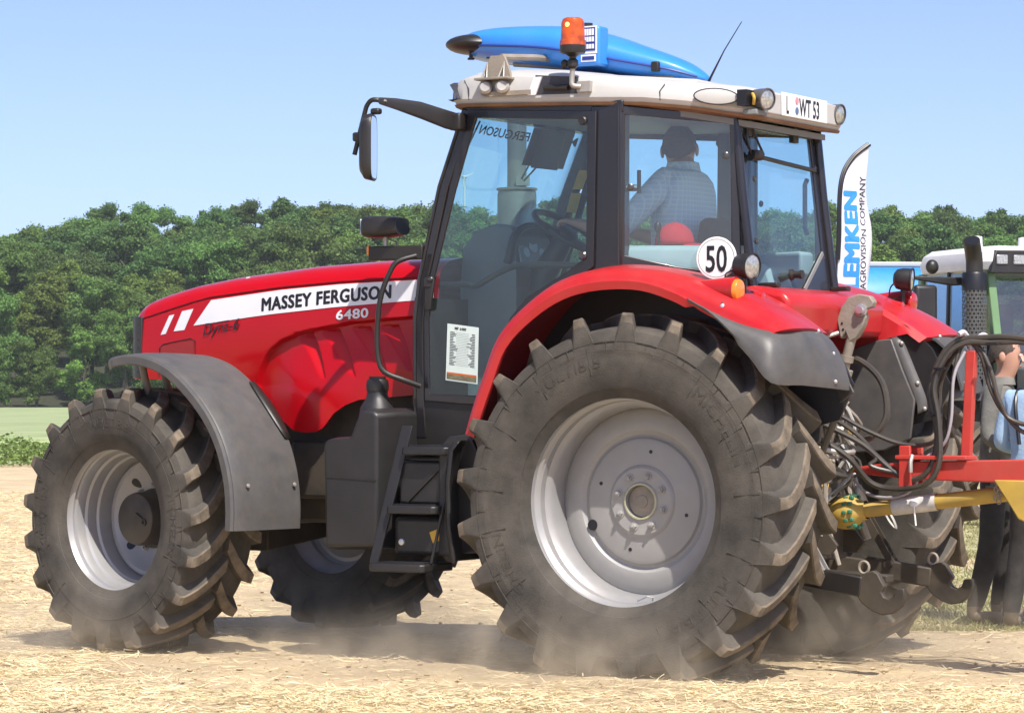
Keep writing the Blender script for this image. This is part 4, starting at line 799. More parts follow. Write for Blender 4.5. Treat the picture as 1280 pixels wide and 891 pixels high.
# ---------------------------------------------------------------- interior
mb = MB(); mb.loft([[(x, y * k, z) for y in (-.20, -.15, .15, .20)] + [(x, y * k, 1.25) for y in (.2, -.2)] for x, z, k in ((1.42, 1.86, 1), (1.41, 2.06, .95), (1.34, 2.15, .9), (1.22, 2.185, .88), (1.14, 2.17, .88), (1.10, 2.12, .86), (1.12, 1.95, .8), (1.2, 1.88, .8))]); ds = mb.build('dashboard', GREYP, tractor, 50, bevel=.01)
mb = MB(); mb.tube([(1.14, -.20, 1.98), (1.10, -.18, 2.13), (1.10, 0, 2.175), (1.10, .18, 2.13), (1.14, .20, 1.98)], .022, 8, smooth=5); mb.build('cluster_hood', BLK, ds)
mb = MB(); mb.prism([(-.15, 1.98), (.15, 1.98), (.14, 2.11), (0, 2.145), (-.14, 2.11)], lambda y, z: (1.108 + (z - 2.05) * .25, y, z), lambda y, z: (1.10 + (z - 2.05) * .25, y, z)); cl = mb.build('instrument_cluster', GREYL, ds)
for y, z, r in ((0, 2.08, .04), (-.08, 2.04, .025), (.08, 2.04, .025)):
    mb = MB(); mb.lathe([(r, 0), (r, .006), (r * .8, .006), (0, .004)], (1.10 + (z - 2.05) * .25, y, z), (-1, 0, .3), 20); mb.build('gauge', WHITE2, cl)
wax = Vector((-.55, 0, .83)).normalized(); wc = Vector((.90, 0, 2.14)); u, v = frame_of(wax)
mb = MB(); mb.tube([wc + (u * math.cos(t) + v * math.sin(t)) * .195 for t in [2 * math.pi * j / 36 for j in range(37)]], .016, 8)
for t in (.5, 2.6, 4.7): mb.bar(wc - wax * .02, wc + (u * math.cos(t) + v * math.sin(t)) * .19, .035, .02, up=tuple(wax))
mb.lathe([(.06, -.04), (.06, .0), (.04, .02), (0, .022)], wc, wax, 16); mb.build('steering_wheel', BLK, tractor)
mb = MB(); mb.tube([wc - wax * .03, wc - wax * .25, (1.08, 0, 1.6), (1.1, 0, 1.2)], [.05, .07, .09, .11], 12); mb.build('steering_column', BLKD, tractor)
mb = MB(); mb.box((.33, 0, 1.66), (.48, .48, .12)); mb.box((.33, 0, 1.40), (.36, .36, .40)); se = mb.build('seat', SEATM, tractor, bevel=.04, seg=3)
mb = MB(); mb.box((.04, 0, 1.93), (.11, .44, .50), Matrix.Rotation(R_(-8), 3, 'Y')); mb.build('seat_backrest', SEATM, se, bevel=.045, seg=3)
mb = MB(); mb.box((.40, -.36, 1.88), (.42, .12, .10)); mb.build('armrest', SEATM, se, bevel=.03)
for s in (1, -1):
    mb = MB(); mb.loft([[(.24, s * y0, z0), (-.27, s * y1, z0), (-.27, s * (y1 - .16), z0), (.24, s * (y0 - .16), z0)] for y0, y1, z0 in ((.70, .43, 1.90), (.70, .43, 2.00), (.68, .42, 2.028))]); mb.build('side_console', GREYL, tractor, bevel=.02, seg=3)
mb = MB(); mb.box((-.22, 0, 1.72), (.10, .6, .2)); mb.build('rear_console', GREYL, tractor, bevel=.03)
mb = MB(); mb.prism([(-.36, 1.80), (-.30, 1.96), (-.2, 1.99), (-.05, 1.97), (-.02, 1.7), (-.36, 1.7)], lambda a, b: (.25 + a, -.36, b), lambda a, b: (.25 + a, -.62, b)); mb.build('control_console', GREYL, tractor, bevel=.03)
for k, (x, y, z) in enumerate(((.30, -.42, 1.98), (.42, -.45, 1.96), (.10, .52, 2.02))):
    mb = MB(); mb.tube([(x, y, z - .06), (x + .02, y, z + .08)], .008, 8); mb.ell((x + .02, y, z + .10), (.018, .018, .028), 10, 8); mb.build('control_lever', BLK, tractor)
mb = MB(); mb.tube([(-.17, -.56, 2.40), (-.15, -.58, 2.38), (-.15, -.58, 2.16), (-.17, -.56, 2.13)], .013, 8); mb.build('interior_grab_bar', BLK, tractor)
mb = MB(); mb.tube([(.205, .69, 2.30), (.16, .66, 2.30)], .016, 8); mb.box((.15, .655, 2.33), (.012, .02, .11)); mb.build('window_handle', BLK, tractor)
mb = MB(); mb.prism([(1.185, 2.68), (1.035, 2.66), (1.09, 2.47), (1.24, 2.49)], lambda a, b: (a - .03, -.16 + 0, b), lambda a, b: (a - .03, -.175, b)); mb.prism([(-.10, 2.69), (-.46, 2.69), (-.46, 2.50), (-.10, 2.50)], lambda y, z: (wsx(y, z) - .05, y, z), lambda y, z: (wsx(y, z) - .058, y, z)); mb.build('sun_visor', ROOFD, tractor)
mb = MB(); mb.prism([(-.60, 2.66), (-.46, 2.66), (-.46, 2.52), (-.60, 2.52)], lambda y, z: (.98, y, z), lambda y, z: (.965, y, z)); mb.build('interior_mirror', MIRR, tractor, bevel=.01)
# warning stickers on far pillar
for z0 in (2.40, 2.28):
    mb = MB(); mb.prism([(0, 0), (.06, 0), (.06, .10), (0, .10)], lambda a, b: (lerp(XA, z0 + b) - .12 + a, -.575, z0 + b), lambda a, b: (lerp(XA, z0 + b) - .12 + a, -.572, z0 + b)); mb.build('warning_sticker', STICKY, tractor)

# ---------------------------------------------------------------- rear linkage of the tractor
mb = MB(); mb.box((-.40, 0, .95), (.25, .5, .5)); mb.box((-.50, 0, .62), (.1, .4, .2)); mb.build('hitch_housing', CHAS, tractor, bevel=.015)
def lower_link(s):
    y0 = s * .36; y1 = s * .42
    mb = MB(); mb.bar((-.25, y0, .50), (-.90, y1, .425), .034, .085); mb.bar((-.55, s * .40, .475), (-.90, y1, .425), .05, .095); l = mb.build('lower_link', BLK if s > 0 else CHAS, tractor, bevel=.008)
    hk = [(-.87, .475), (-.93, .505), (-.965, .515), (-.995, .50), (-1.01, .47), (-1.035, .43), (-1.015, .40), (-1.03, .375), (-1.06, .365), (-1.085, .38), (-1.10, .42), (-1.145, .425), (-1.15, .39), (-1.13, .325), (-1.08, .285), (-1.02, .275), (-.96, .295), (-.90, .335), (-.875, .37)]
    hk = [(-.90 + (x + .90) * .86, .43 + (z - .43) * .86) for x, z in hk]
    mb = MB(); mb.xz(hk, y1 - .02, y1 + .02); h = mb.build('hook', CHAS, l, bevel=.006)
    mb = MB(); mb.tube([(-.905 + .025 * math.cos(t), y1, .515 + .028 * math.sin(t)) for t in [2 * math.pi * j / 16 for j in range(17)]], .007, 6); mb.build('hook_eye', STEELG, h)
    # lift rod
    mb = MB(); mb.tube([(-.42, s * .40, 1.02), (-.50, s * .405, .85)], .024, 10); mb.tube([(-.50, s * .405, .86), (-.56, s * .41, .72)], .034, 10)
    for q in (-.024, .024): mb.bar((-.55, s * .41 + q, .74), (-.70, s * .415 + q, .49), .012, .034)
    mb.lathe([(.02, -.06), (.02, .06)], (-.69, s * .415, .485), (0, 1, 0), 12, cap0=True, cap1=True); mb.build('lift_rod', STEEL if s > 0 else CHAS, tractor)
    mb = MB(); mb.bar((-.30, s * .3, 1.20), (-.42, s * .40, 1.03), .07, .10); mb.build('lift_arm', CHAS, tractor, bevel=.01)
    mb = MB(); mb.tube([(-.62, s * .445, .78), (-.66, s * .445, .70), (-.70, s * .445, .66), (-.675, s * .445, .72), (-.62, s * .445, .78)], .008, 6, smooth=4); mb.build('rod_shackle', STEEL, tractor)
lower_link(1); lower_link(-1)
# top link with big hook end, propped up against the deck
mb = MB(); mb.tube([(-.50, -.02, 1.05), (-.62, -.02, 1.44)], .038, 14); mb.tube([(-.61, -.02, 1.42), (-.625, -.02, 1.50), (-.66, -.02, 1.62)], .024, 12); mb.lathe([(.034, 0), (.034, .03)], (-.622, -.02, 1.475), (-.25, 0, 1), 12, cap0=True, cap1=True)
tl = mb.build('top_link', STEELG, tractor, 40)
hk = [(-.60, 1.60), (-.585, 1.68), (-.605, 1.735), (-.645, 1.785), (-.70, 1.80), (-.755, 1.79), (-.775, 1.76), (-.765, 1.735), (-.72, 1.725), (-.735, 1.69), (-.72, 1.645), (-.685, 1.59), (-.65, 1.57), (-.63, 1.62), (-.605, 1.585)]
mb = MB(); mb.xz(hk, -.045, .005); hh = mb.build('top_link_hook', STEELG, tl, bevel=.005)
mb = MB(); mb.lathe([(.03, 0), (.03, .02), (.018, .022), (.018, .032), (0, .032)], (-.715, .004, 1.722), (0, 1, 0), 8); mb.build('hook_bolt', CHROME, hh)
for x, z in ((-.612, 1.66), (-.618, 1.63)):
    mb = MB(); mb.lathe([(.006, 0), (.006, .002), (0, .002)], (x, .0055, z), (0, 1, 0), 8); mb.build('pin_hole', INK, hh)
mb = MB(); mb.tube([(-.46, .12, 1.56), (-.60, .02, 1.615)], .010, 8); mb.build('prop_rod', STEEL, tractor)
# hydraulic couplers and hoses at the back
mb = MB(); mb.box((-.44, .10, 1.52), (.10, .20, .10)); mb.box((-.47, .02, 1.36), (.05, .10, .06)); mb.build('valve_block', YEL, tractor, bevel=.02)
for k, (y, z) in enumerate(((.25, 1.42), (.18, 1.36), (.25, 1.30), (.16, 1.20), (.25, 1.12), (.10, 1.26), (.05, 1.08), (.2, 1.02))):
    mb = MB(); mb.lathe([(.026, 0), (.026, .05), (.019, .055), (.019, .11), (.014, .115), (.014, .15)], (-.42, y, z), (-1, 0, .12 - .06 * (k % 3)), 12, cap1=True); mb.build('hydraulic_coupler', (STEEL, STEELG, BLK)[k % 3], tractor)
hoses = [[(-.46, .30, 1.50), (-.60, .34, 1.56), (-.74, .36, 1.50), (-.80, .36, 1.36), (-.74, .36, 1.22), (-.66, .34, 1.05)],
         [(-.55, -.1, 1.49), (-.66, -.1, 1.48), (-.78, -.08, 1.38), (-.82, -.05, 1.22), (-.76, -.02, 1.12), (-.66, .0, 1.08)],
         [(-.46, .22, 1.55), (-.53, .25, 1.52), (-.60, .26, 1.42), (-.62, .26, 1.30)]]
for k, P in enumerate(hoses):
    mb = MB(); mb.tube(P, (.017, .017, .008)[k], 8, smooth=6); mb.build('hydraulic_hose', (HOSE, HOSE, GREYL)[k], tractor)
mb = MB(); mb.tube([(-.47, .22, .98), (-.60, .22, .98), (-.62, .22, .96), (-.62, .22, .80), (-.60, .22, .78), (-.50, .22, .78)], .014, 8); mb.build('guard_frame', STEELG, tractor)
mb = MB(); mb.tube([(-.55, .06, .72), (-.62, .06, .50)], .012, 8); mb.tube([(-.58, -.1, .9), (-.70, -.1, .62)], .02, 8); mb.build('stabiliser_rod', STEELG, tractor)

# the clutter of pipes, couplers and brackets between the rear wheels
rc = random.Random(5)
for k in range(16):
    y0 = rc.uniform(-.25, .32); z0 = rc.uniform(.95, 1.38); y1 = rc.uniform(-.3, .34); z1 = rc.uniform(.7, 1.15); xm = -.56 - rc.uniform(0, .16); r_ = rc.choice((.007, .009, .011, .013))
    mb = MB(); mb.tube([(-.42, y0, z0), (-.50, y0, z0 + rc.uniform(-.02, .04)), (xm, (y0 + y1) / 2 + rc.gauss(0, .05), (z0 + z1) / 2 + rc.uniform(-.12, .06)), (-.50, y1, z1), (-.40, y1, z1)], r_, 7, smooth=5); mb.build('hydraulic_pipe', (HOSE, HOSE, STEEL, STEELG, HOSE, GREYL)[k % 6], tractor)
for k in range(22):
    y = rc.uniform(-.28, .32); z = rc.uniform(.78, 1.40); mb = MB(); c = Vector((-.46 - rc.uniform(0, .10), y, z)); ax_ = Vector((-1, rc.gauss(0, .3), rc.gauss(0, .3)))
    if k % 3 == 0: mb.box(c, (rc.uniform(.03, .07), rc.uniform(.03, .08), rc.uniform(.03, .09)), Matrix.Rotation(rc.uniform(-.5, .5), 3, 'Y')); mb.build('valve_body', (CHAS, STEELG, STEEL)[k % 2], tractor, bevel=.005)
    else: mb.lathe([(.020, -.03), (.020, .02), (.014, .022), (.014, .05), (.022, .052), (.022, .066)], c, ax_, 8, cap0=True, cap1=True); mb.build('pipe_fitting', (STEEL, STEELG, CHAS, YEL)[k % 4 if k % 7 else 3], tractor)
for y in (-.16, .16):
    mb = MB(); mb.xz([(-.42, .72), (-.58, .70), (-.66, .60), (-.62, .55), (-.42, .56)], y - .012, y + .012); mb.build('hitch_bracket', CHAS, tractor, bevel=.004)
mb = MB(); mb.bar((-.45, 0, .46), (-.86, 0, .44), .09, .035); mb.build('drawbar_tongue', CHAS, tractor, bevel=.006)
# ================================================================ things on and at the tractor
# blue roof pod
pod = empty('roof_pod', (0, .1, 2.86)); tag(pod, 'long blue streamlined plastic pod with black nose mounted on the cab roof', 'roof pod')
secs = [(1.40, 3.105, .01, .02), (1.385, 3.10, .045, .10), (1.34, 3.10, .062, .17), (1.17, 3.092, .078, .225), (.89, 3.068, .090, .25), (.707, 3.039, .094, .25), (.55, 3.005, .084, .235), (.435, 2.975, .072, .21), (.213, 2.922, .045, .15), (.10, 2.882, .022, .08), (.06, 2.864, .006, .03)]
S4 = cr([(a, b, 0) for a, b, _, _ in secs], 4); S5 = cr([(c_, d_, 0) for _, _, c_, d_ in secs], 4)
mb = MB(); L = []
for p, q in zip(S4, S5):
    l = []
    for j in range(32):
        t = 2 * math.pi * j / 32; cy, sz = math.cos(t), math.sin(t); e = .8
        yy = q.y * math.copysign(abs(cy) ** e, cy); z_ = q.x * math.copysign(abs(sz) ** e, sz); z_ *= 1.28 if sz < 0 else 1.12
        l.append((p.x, yy, p.y + z_ - 2.86 - .0))
    L.append(l)
mb.loft(L); hull = mb.build('pod_shell', BLUEP, pod, 40)
mb = MB(); mb.tube([(p.x, q.y * 1.0 + .001, p.y - 2.86 - q.x * .28) for p, q in list(zip(S4, S5))[6:-3]], .006, 6); mb.build('pod_seam', NAVY, hull)
mb = MB(); mb.ell((1.325, .10, .235), (.155, .155, .052), 24, 12); nose = mb.build('pod_nose', BLK, pod)
for x in (1.33, 1.22):
    mb = MB(); mb.lathe([(.018, 0), (.018, .01), (.01, .012), (.01, .035)], (x, .14, .155), (0, 0, 1), 10, cap0=True); mb.build('pod_foot', INK, nose)
mb = MB(); mb.box((.575, .255, .165), (.15, .10, .195)); lb = mb.build('filler_box', BLUEP, pod, bevel=.012)
mb = MB(); mb.lathe([(.03, 0), (.03, .022), (0, .024)], (.60, .25, .262), (0, 0, 1), 14); mb.build('filler_cap', BLK, lb)
mb = MB(); mb.box((.555, .306, .195), (.085, .004, .135)); s1_ = mb.build('pod_sticker', WHITE2, lb)
mb = MB(); mb.box((.555, .309, .198), (.068, .003, .115)); mb.build('sticker_field', NAVY, s1_)
for k, (z, h) in enumerate(((.232, .032), (.197, .024), (.162, .022))):
    for q in range(4):
        mb = MB(); mb.box((.555 + .022 - q * .0148, .3115, z), (.011, .002, h)); mb.build('sticker_mark', WHITE2, s1_)
mb = MB(); mb.box((.56, .306, .105), (.082, .004, .035)); s2_ = mb.build('small_sticker', WHITE2, lb)
mb = MB(); mb.box((.56, .309, .105), (.066, .003, .018)); mb.build('sticker_field', NAVY, s2_)
mb = MB(); mb.box((.26, .17, .06), (.04, .03, .05)); mb.build('pod_catch', BLK, pod, bevel=.006)

# ---------------------------------------------------------------- implement hitched behind
imp = empty('hitched_implement', (-1.4, 0, 0)); tag(imp, 'red implement drawbar with yellow drive shaft and black hoses hitched behind the tractor', 'implement')
def ib(mb, name, mat, parent=None, **k):
    mb.v = [(x + 1.4, y, z) for x, y, z in mb.v]; return mb.build(name, mat, parent or imp, **k)
mb = MB(); mb.loft([[(x, y, z0) for y in (-w_, w_)] + [(x, y, z1) for y in (w_, -w_)] for x, w_, z0, z1 in ((-.66, .02, .945, .965), (-.80, .04, .93, .985), (-1.0, .06, .915, 1.0), (-1.55, .08, .905, 1.015), (-3.4, .08, .90, 1.03))]); beam = ib(mb, 'drawbar_beam', REDI, bevel=.006)
mb = MB(); mb.box((-1.10, .02, 1.02), (.36, .14, .02)); ib(mb, 'top_flange', REDI, bevel=.004)
for y in (-.075, .075):
    mb = MB(); mb.prism([(-.995, 1.075), (-.94, 1.075), (-.935, .87), (-1.0, .87)], lambda x, z: (x, y - .01, z), lambda x, z: (x, y + .01, z)); ib(mb, 'hitch_plate', REDI, bevel=.004)
mb = MB(); mb.tube([(-1.01, .09, 1.03), (-1.01, .11, 1.0), (-1.01, .11, .95)], .01, 8); ib(mb, 'hitch_pin', STEEL)
mb = MB(); mb.bar((-1.235, -.03, 1.02), (-1.265, -.03, 1.525), .045, .045, up=(1, 0, 0)); post = ib(mb, 'hose_post', REDI, bevel=.004)
mb = MB(); mb.tube([(-1.265, -.03, 1.50), (-1.25, -.03, 1.57), (-1.235, .0, 1.61), (-1.22, .03, 1.60)], .013, 8, smooth=4); mb.tube([(-1.265, -.03, 1.52), (-1.28, -.06, 1.58), (-1.30, -.08, 1.60), (-1.32, -.09, 1.585)], .012, 8, smooth=4); ib(mb, 'hose_hook', pm('pale_plastic_hook', (.5, .46, .5), .6), post)
mb = MB(); mb.xz([(-1.42, .92), (-1.75, .92), (-1.75, .66), (-1.54, .74)], -.10, -.06); mb.xz([(-1.42, .92), (-1.75, .92), (-1.75, .66), (-1.54, .74)], .06, .10); ib(mb, 'yellow_bracket', YEL, bevel=.006)
# drive shaft
a = Vector((-.56, .0, .742)); b = Vector((-2.6, .0, 1.0)); ax = (b - a).normalized(); ln = (b - a).length
mb = MB(); mb.lathe([(.036, .16), (.037, .9), (.040, .91), (.040, ln)], a, ax, 20, cap0=True, cap1=True); sh = ib(mb, 'drive_shaft', YEL, smooth=35)
mb = MB(); mb.lathe([(.03, -.06), (.05, -.05), (.055, .0), (.075, .03), (.082, .06), (.082, .10), (.07, .125), (.05, .15), (.045, .18)], a, ax, 20, cap0=True); ib(mb, 'shaft_cone', YEL, sh, smooth=35)
for q in (.095, .125):
    for k in range(12):
        t = 2 * math.pi * k / 12; u, v = frame_of(ax); mb = MB(); mb.box(a + ax * q + (u * math.cos(t) + v * math.sin(t)) * .078, (.022, .018, .018)); ib(mb, 'locking_lug', GRNP, sh, bevel=.004)
mb = MB(); mb.lathe([(.0415, .32), (.0415, .545)], a, ax, 20); ib(mb, 'warning_label', pm('worn_white_label', (.55, .53, .5), .7, var=.25, scale=14), sh)
pp = a + ax * .44
mb = MB(); mb.ell(pp + Vector((0, .047, .005)), (.022, .004, .018), 12, 8); mb.bar(pp + Vector((-.005, .05, -.01)), pp + Vector((-.015, .052, -.10)), .008, .004); ib(mb, 'label_pictogram', WHITE2, sh)
for k in range(9):
    t = k / 8; mb = MB(); c = Vector((-1.425 + .01 * math.sin(k * 2), .052, .93 - .11 * t)); mb.tube([c + Vector((.011 * math.cos(q), .004 * (k % 2), .013 * math.sin(q))) for q in [2 * math.pi * j / 10 for j in range(11)]], .004, 5); ib(mb, 'chain_link', STEELG, sh)
IH = [([(-.52, .18, 1.20), (-.62, .16, 1.16), (-.76, .10, 1.08), (-.88, .06, .97), (-.98, .06, .915), (-1.08, .06, .96), (-1.12, .05, 1.12), (-1.08, .04, 1.32), (-1.12, .02, 1.48), (-1.20, .0, 1.57), (-1.32, -.02, 1.585), (-1.55, -.03, 1.575), (-2.2, -.05, 1.45)], .0145, HOSE),
      ([(-.52, .24, 1.12), (-.60, .22, 1.10), (-.72, .18, 1.02), (-.80, .10, .90), (-.92, .08, .87), (-1.08, .10, .895), (-1.15, .10, 1.0), (-1.14, .08, 1.2), (-1.11, .06, 1.36), (-1.16, .03, 1.50), (-1.24, 0, 1.56), (-1.36, -.02, 1.56), (-1.6, -.04, 1.55), (-2.2, -.1, 1.4)], .0145, HOSE),
      ([(-.50, .08, 1.27), (-.60, .06, 1.23), (-.76, .02, 1.14), (-.92, -.02, 1.08), (-1.06, -.04, 1.09), (-1.10, -.04, 1.18), (-1.10, -.04, 1.36), (-1.17, -.03, 1.5), (-1.24, -.03, 1.57), (-1.31, -.03, 1.5), (-1.35, -.04, 1.35), (-1.42, -.06, 1.22), (-1.56, -.08, 1.12), (-2.0, -.1, 1.08)], .011, HOSE),
      ([(-.50, .12, 1.24), (-.62, .12, 1.20), (-.74, .10, 1.12), (-.82, .08, 1.02), (-.80, .1, .98), (-.9, .06, .95), (-1.0, .04, .95), (-1.14, .02, 1.05), (-1.17, .02, 1.25), (-1.19, .01, 1.42), (-1.22, -.02, 1.55), (-1.30, -.03, 1.54), (-1.36, -.03, 1.42), (-1.40, -.04, 1.28), (-1.5, -.06, 1.18), (-2.0, -.08, 1.12)], .011, HOSE),
      ([(-.52, .0, 1.08), (-.66, .0, .92), (-.76, .02, .84), (-.90, .04, .83), (-1.0, .04, .88), (-1.04, .05, 1.0), (-1.15, .05, 1.08), (-1.19, .05, 1.2), (-1.20, .04, 1.4), (-1.24, .0, 1.52)], .0075, pm('grey_cable', (.33, .31, .33), .5))]
for P, r, m_ in IH:
    mb = MB(); mb.tube(P, r, 8, smooth=6); ib(mb, 'hydraulic_hose', m_)
for x, z in ((-1.105, 1.22), (-1.14, 1.44), (-1.10, 1.02), (-1.4, 1.555)):
    mb = MB(); mb.box((x, .05, z), (.06, .05, .010)); ib(mb, 'cable_tie', INK, bevel=.002)

# ---------------------------------------------------------------- people
def skin_body(name, V, E, root, mats, matfn, parent=None, sub=2):
    me = bpy.data.meshes.new(name + '_skeleton'); keys = list(V); me.from_pydata([V[k][0] for k in keys], [(keys.index(a_), keys.index(b_)) for a_, b_ in E], [])
    o = bpy.data.objects.new(name + '_skeleton', me); col.objects.link(o); o.modifiers.new('skin', 'SKIN')
    bm = bmesh.new(); bm.from_mesh(me); lay = bm.verts.layers.skin.verify()
    for v_, k in zip(bm.verts, keys):
        r = V[k][1]; v_[lay].radius = r if isinstance(r, tuple) else (r, r); v_[lay].use_root = (k == root)
    bm.to_mesh(me); bm.free()
    md = o.modifiers.new('sub', 'SUBSURF'); md.levels = md.render_levels = sub
    bpy.context.view_layer.update()
    out = bpy.data.meshes.new_from_object(o.evaluated_get(bpy.context.evaluated_depsgraph_get())); bpy.data.objects.remove(o); bpy.data.meshes.remove(me)
    out.name = name; out.materials.clear()
    for m_ in mats: out.materials.append(m_)
    for p in out.polygons: p.material_index = matfn(p.center); p.use_smooth = True
    r = bpy.data.objects.new(name, out); col.objects.link(r); r.parent = parent; return r
def hand(V, E, wrist, pos, d, pal, side, key):
    """palm and five bent fingers; d = finger direction, pal = palm normal, side = thumb side"""
    d = Vector(d).normalized(); pal = Vector(pal).normalized(); sd = Vector(side).normalized(); p = Vector(pos)
    V[key + 'p'] = (p + d * .045, (.030, .018)); E.append((wrist, key + 'p')); V[key + 'k'] = (p + d * .085, (.034, .014)); E.append((key + 'p', key + 'k'))
    for i, (o, l) in enumerate(((.030, .068), (.010, .078), (-.010, .072), (-.029, .056))):
        b0_ = p + d * .095 + sd * o; V[f'{key}{i}a'] = (b0_, .0095); V[f'{key}{i}b'] = (b0_ + d * l * .5 + pal * .012, .0088); V[f'{key}{i}c'] = (b0_ + d * l * .75 + pal * .04, .0078)
        E += [(key + 'k', f'{key}{i}a'), (f'{key}{i}a', f'{key}{i}b'), (f'{key}{i}b', f'{key}{i}c')]
    t0 = p + d * .035 + sd * .034; V[key + 'ta'] = (t0, .0115); V[key + 'tb'] = (t0 + d * .03 + sd * .022 + pal * .012, .0098); V[key + 'tc'] = (t0 + d * .06 + sd * .024 + pal * .03, .0085); E += [(key + 'p', key + 'ta'), (key + 'ta', key + 'tb'), (key + 'tb', key + 'tc')]
def head(V, E, neck, base, up, fwd, tag_='h'):
    up = Vector(up).normalized(); f = Vector(fwd).normalized(); sd = f.cross(up).normalized(); b_ = Vector(base)
    V['jaw'] = (b_ + up * .055 + f * .022, (.062, .068)); V['face'] = (b_ + up * .115 + f * .012, (.076, .090)); V['skull'] = (b_ + up * .175 + f * .0, (.078, .092)); V['crown'] = (b_ + up * .215 - f * .005, (.055, .066))
    E += [(neck, 'jaw'), ('jaw', 'face'), ('face', 'skull'), ('skull', 'crown')]
    return b_, up, f, sd
def face_bits(parent, b_, up, f, sd, hair, low=1.50):
    """nose, ears, eyes, brows, mouth and hair as small shapes on the head"""
    R3 = Matrix((sd, f, up)).transposed()
    mb = MB(); mb.loft([[b_ + up * z + f * (y + dy) + sd * x for x, dy in ((-w_, -.02), (w_, -.02), (w_ * .4, 0), (-w_ * .4, 0))] for z, y, w_ in ((.145, .100, .008), (.115, .118, .012), (.098, .128, .017), (.09, .112, .012))]); mb.build('nose', SKIN, parent, 60)
    for q in (-1, 1):
        mb = MB(); mb.ell(b_ + up * .115 + sd * q * .083 - f * .005, (.010, .021, .031), 10, 8, R3); mb.build('ear', SKIN, parent, 60)
        mb = MB(); mb.ell(b_ + up * .135 + sd * q * .031 + f * .092, (.012, .008, .007), 10, 6, R3); mb.build('eye', WHITE2, parent, 60)
        mb = MB(); mb.ell(b_ + up * .153 + sd * q * .032 + f * .095, (.019, .006, .004), 8, 6, R3); mb.build('eyebrow', hair, parent, 60)
    mb = MB(); mb.ell(b_ + up * .068 + f * .095, (.024, .008, .006), 10, 6, R3); mb.build('mouth', pm('lips', (.35, .13, .11), .5) if 'lips' not in MATS else MATS['lips'], parent, 60)
    # hair cap: upper back part of an ellipsoid, slightly uneven
    mb = MB(); n, m_ = 28, 14; P = []
    for i in range(m_ + 1):
        r = []
        for j in range(n + 1):
            az = 2 * math.pi * j / n; lim = low - .55 * math.cos(az) + .03 * math.sin(9 * az); a_ = lim * i / m_
            k = 1 + .02 * math.sin(7 * az + i) + .015 * math.sin(13 * az - 2 * i)
            r.append(b_ + up * (.130 + .112 * k * math.cos(a_)) + f * (-.006 + .098 * k * math.sin(a_) * math.cos(az)) + sd * (.083 * k * math.sin(a_) * math.sin(az)))
        P.append(r)
    mb.grid(P); mb.build('hair', hair, parent, 60)
# driver, seated, seen from behind
drv = empty('person', (.25, 0, 1.72)); drv.scale = (1.05,) * 3; tag(drv, 'driver in a checked light blue shirt seated at the wheel inside the cab', 'person')
O = Vector((.25, 0, 1.72))
def J(x, y, z): return Vector((x, y, z)) - O
V = {'pel': (J(.27, 0, 1.80), (.16, .13)), 'waist': (J(.245, 0, 1.97), (.165, .12)), 'chest': (J(.235, -.01, 2.22), (.20, .13)), 'collar': (J(.245, -.015, 2.37), (.105, .09)), 'neck': (J(.26, -.015, 2.42), (.062, .066)),
     'shl': (J(.24, .20, 2.335), .078), 'ell': (J(.42, .32, 2.10), .054), 'wrl': (J(.68, .20, 2.14), .030),
     'shr': (J(.24, -.225, 2.315), .078), 'elr': (J(.36, -.33, 2.05), .054), 'wrr': (J(.64, -.24, 2.12), .030),
     'hil': (J(.33, .10, 1.79), .095), 'knl': (J(.74, .15, 1.80), .068), 'anl': (J(.86, .16, 1.34), .042), 'tol': (J(1.02, .17, 1.245), .038),
     'hir': (J(.33, -.10, 1.79), .095), 'knr': (J(.74, -.15, 1.80), .068), 'anr': (J(.86, -.16, 1.34), .042), 'tor': (J(1.02, -.17, 1.245), .038)}
E_ = [('pel', 'waist'), ('waist', 'chest'), ('chest', 'collar'), ('collar', 'neck'), ('chest', 'shl'), ('shl', 'ell'), ('ell', 'wrl'), ('chest', 'shr'), ('shr', 'elr'), ('elr', 'wrr'), ('pel', 'hil'), ('hil', 'knl'), ('knl', 'anl'), ('anl', 'tol'), ('pel', 'hir'), ('hir', 'knr'), ('knr', 'anr'), ('anr', 'tor')]
hb = head(V, E_, 'neck', J(.27, -.018, 2.375), (.05, -.03, 1), (.28, -.96, 0))
hand(V, E_, 'wrl', V['wrl'][0], (.9, -.1, .25), (0, -.2, -1), (0, -1, .1), 'hl'); hand(V, E_, 'wrr', V['wrr'][0], (.9, .2, .25), (0, .2, -1), (0, 1, .1), 'hr')
def dm(c):
    z = c.z + 1.72; x = c.x + .25
    if z > 2.425: return 0
    if x > .52 and z > 1.98: return 0
    if z < 1.90 and (x > .30 or z < 1.86): return 2 if z > 1.33 else 3
    return 1
skin_body('body', V, E_, 'pel', [SKIN, CHECK, JEANS, BOOT], dm, drv)
mb = MB(); mb.loft([[(J(.255, -.015, z) + Vector((math.cos(t) * r, math.sin(t) * r * 1.1, 0))) for t in [2 * math.pi * j / 16 for j in range(16)]] for z, r in ((2.385, .085), (2.432, .075), (2.435, .068), (2.39, .068))]); mb.build('shirt_collar', CHECK, drv, 50)
face_bits(drv, *hb, HAIRD, 1.56)
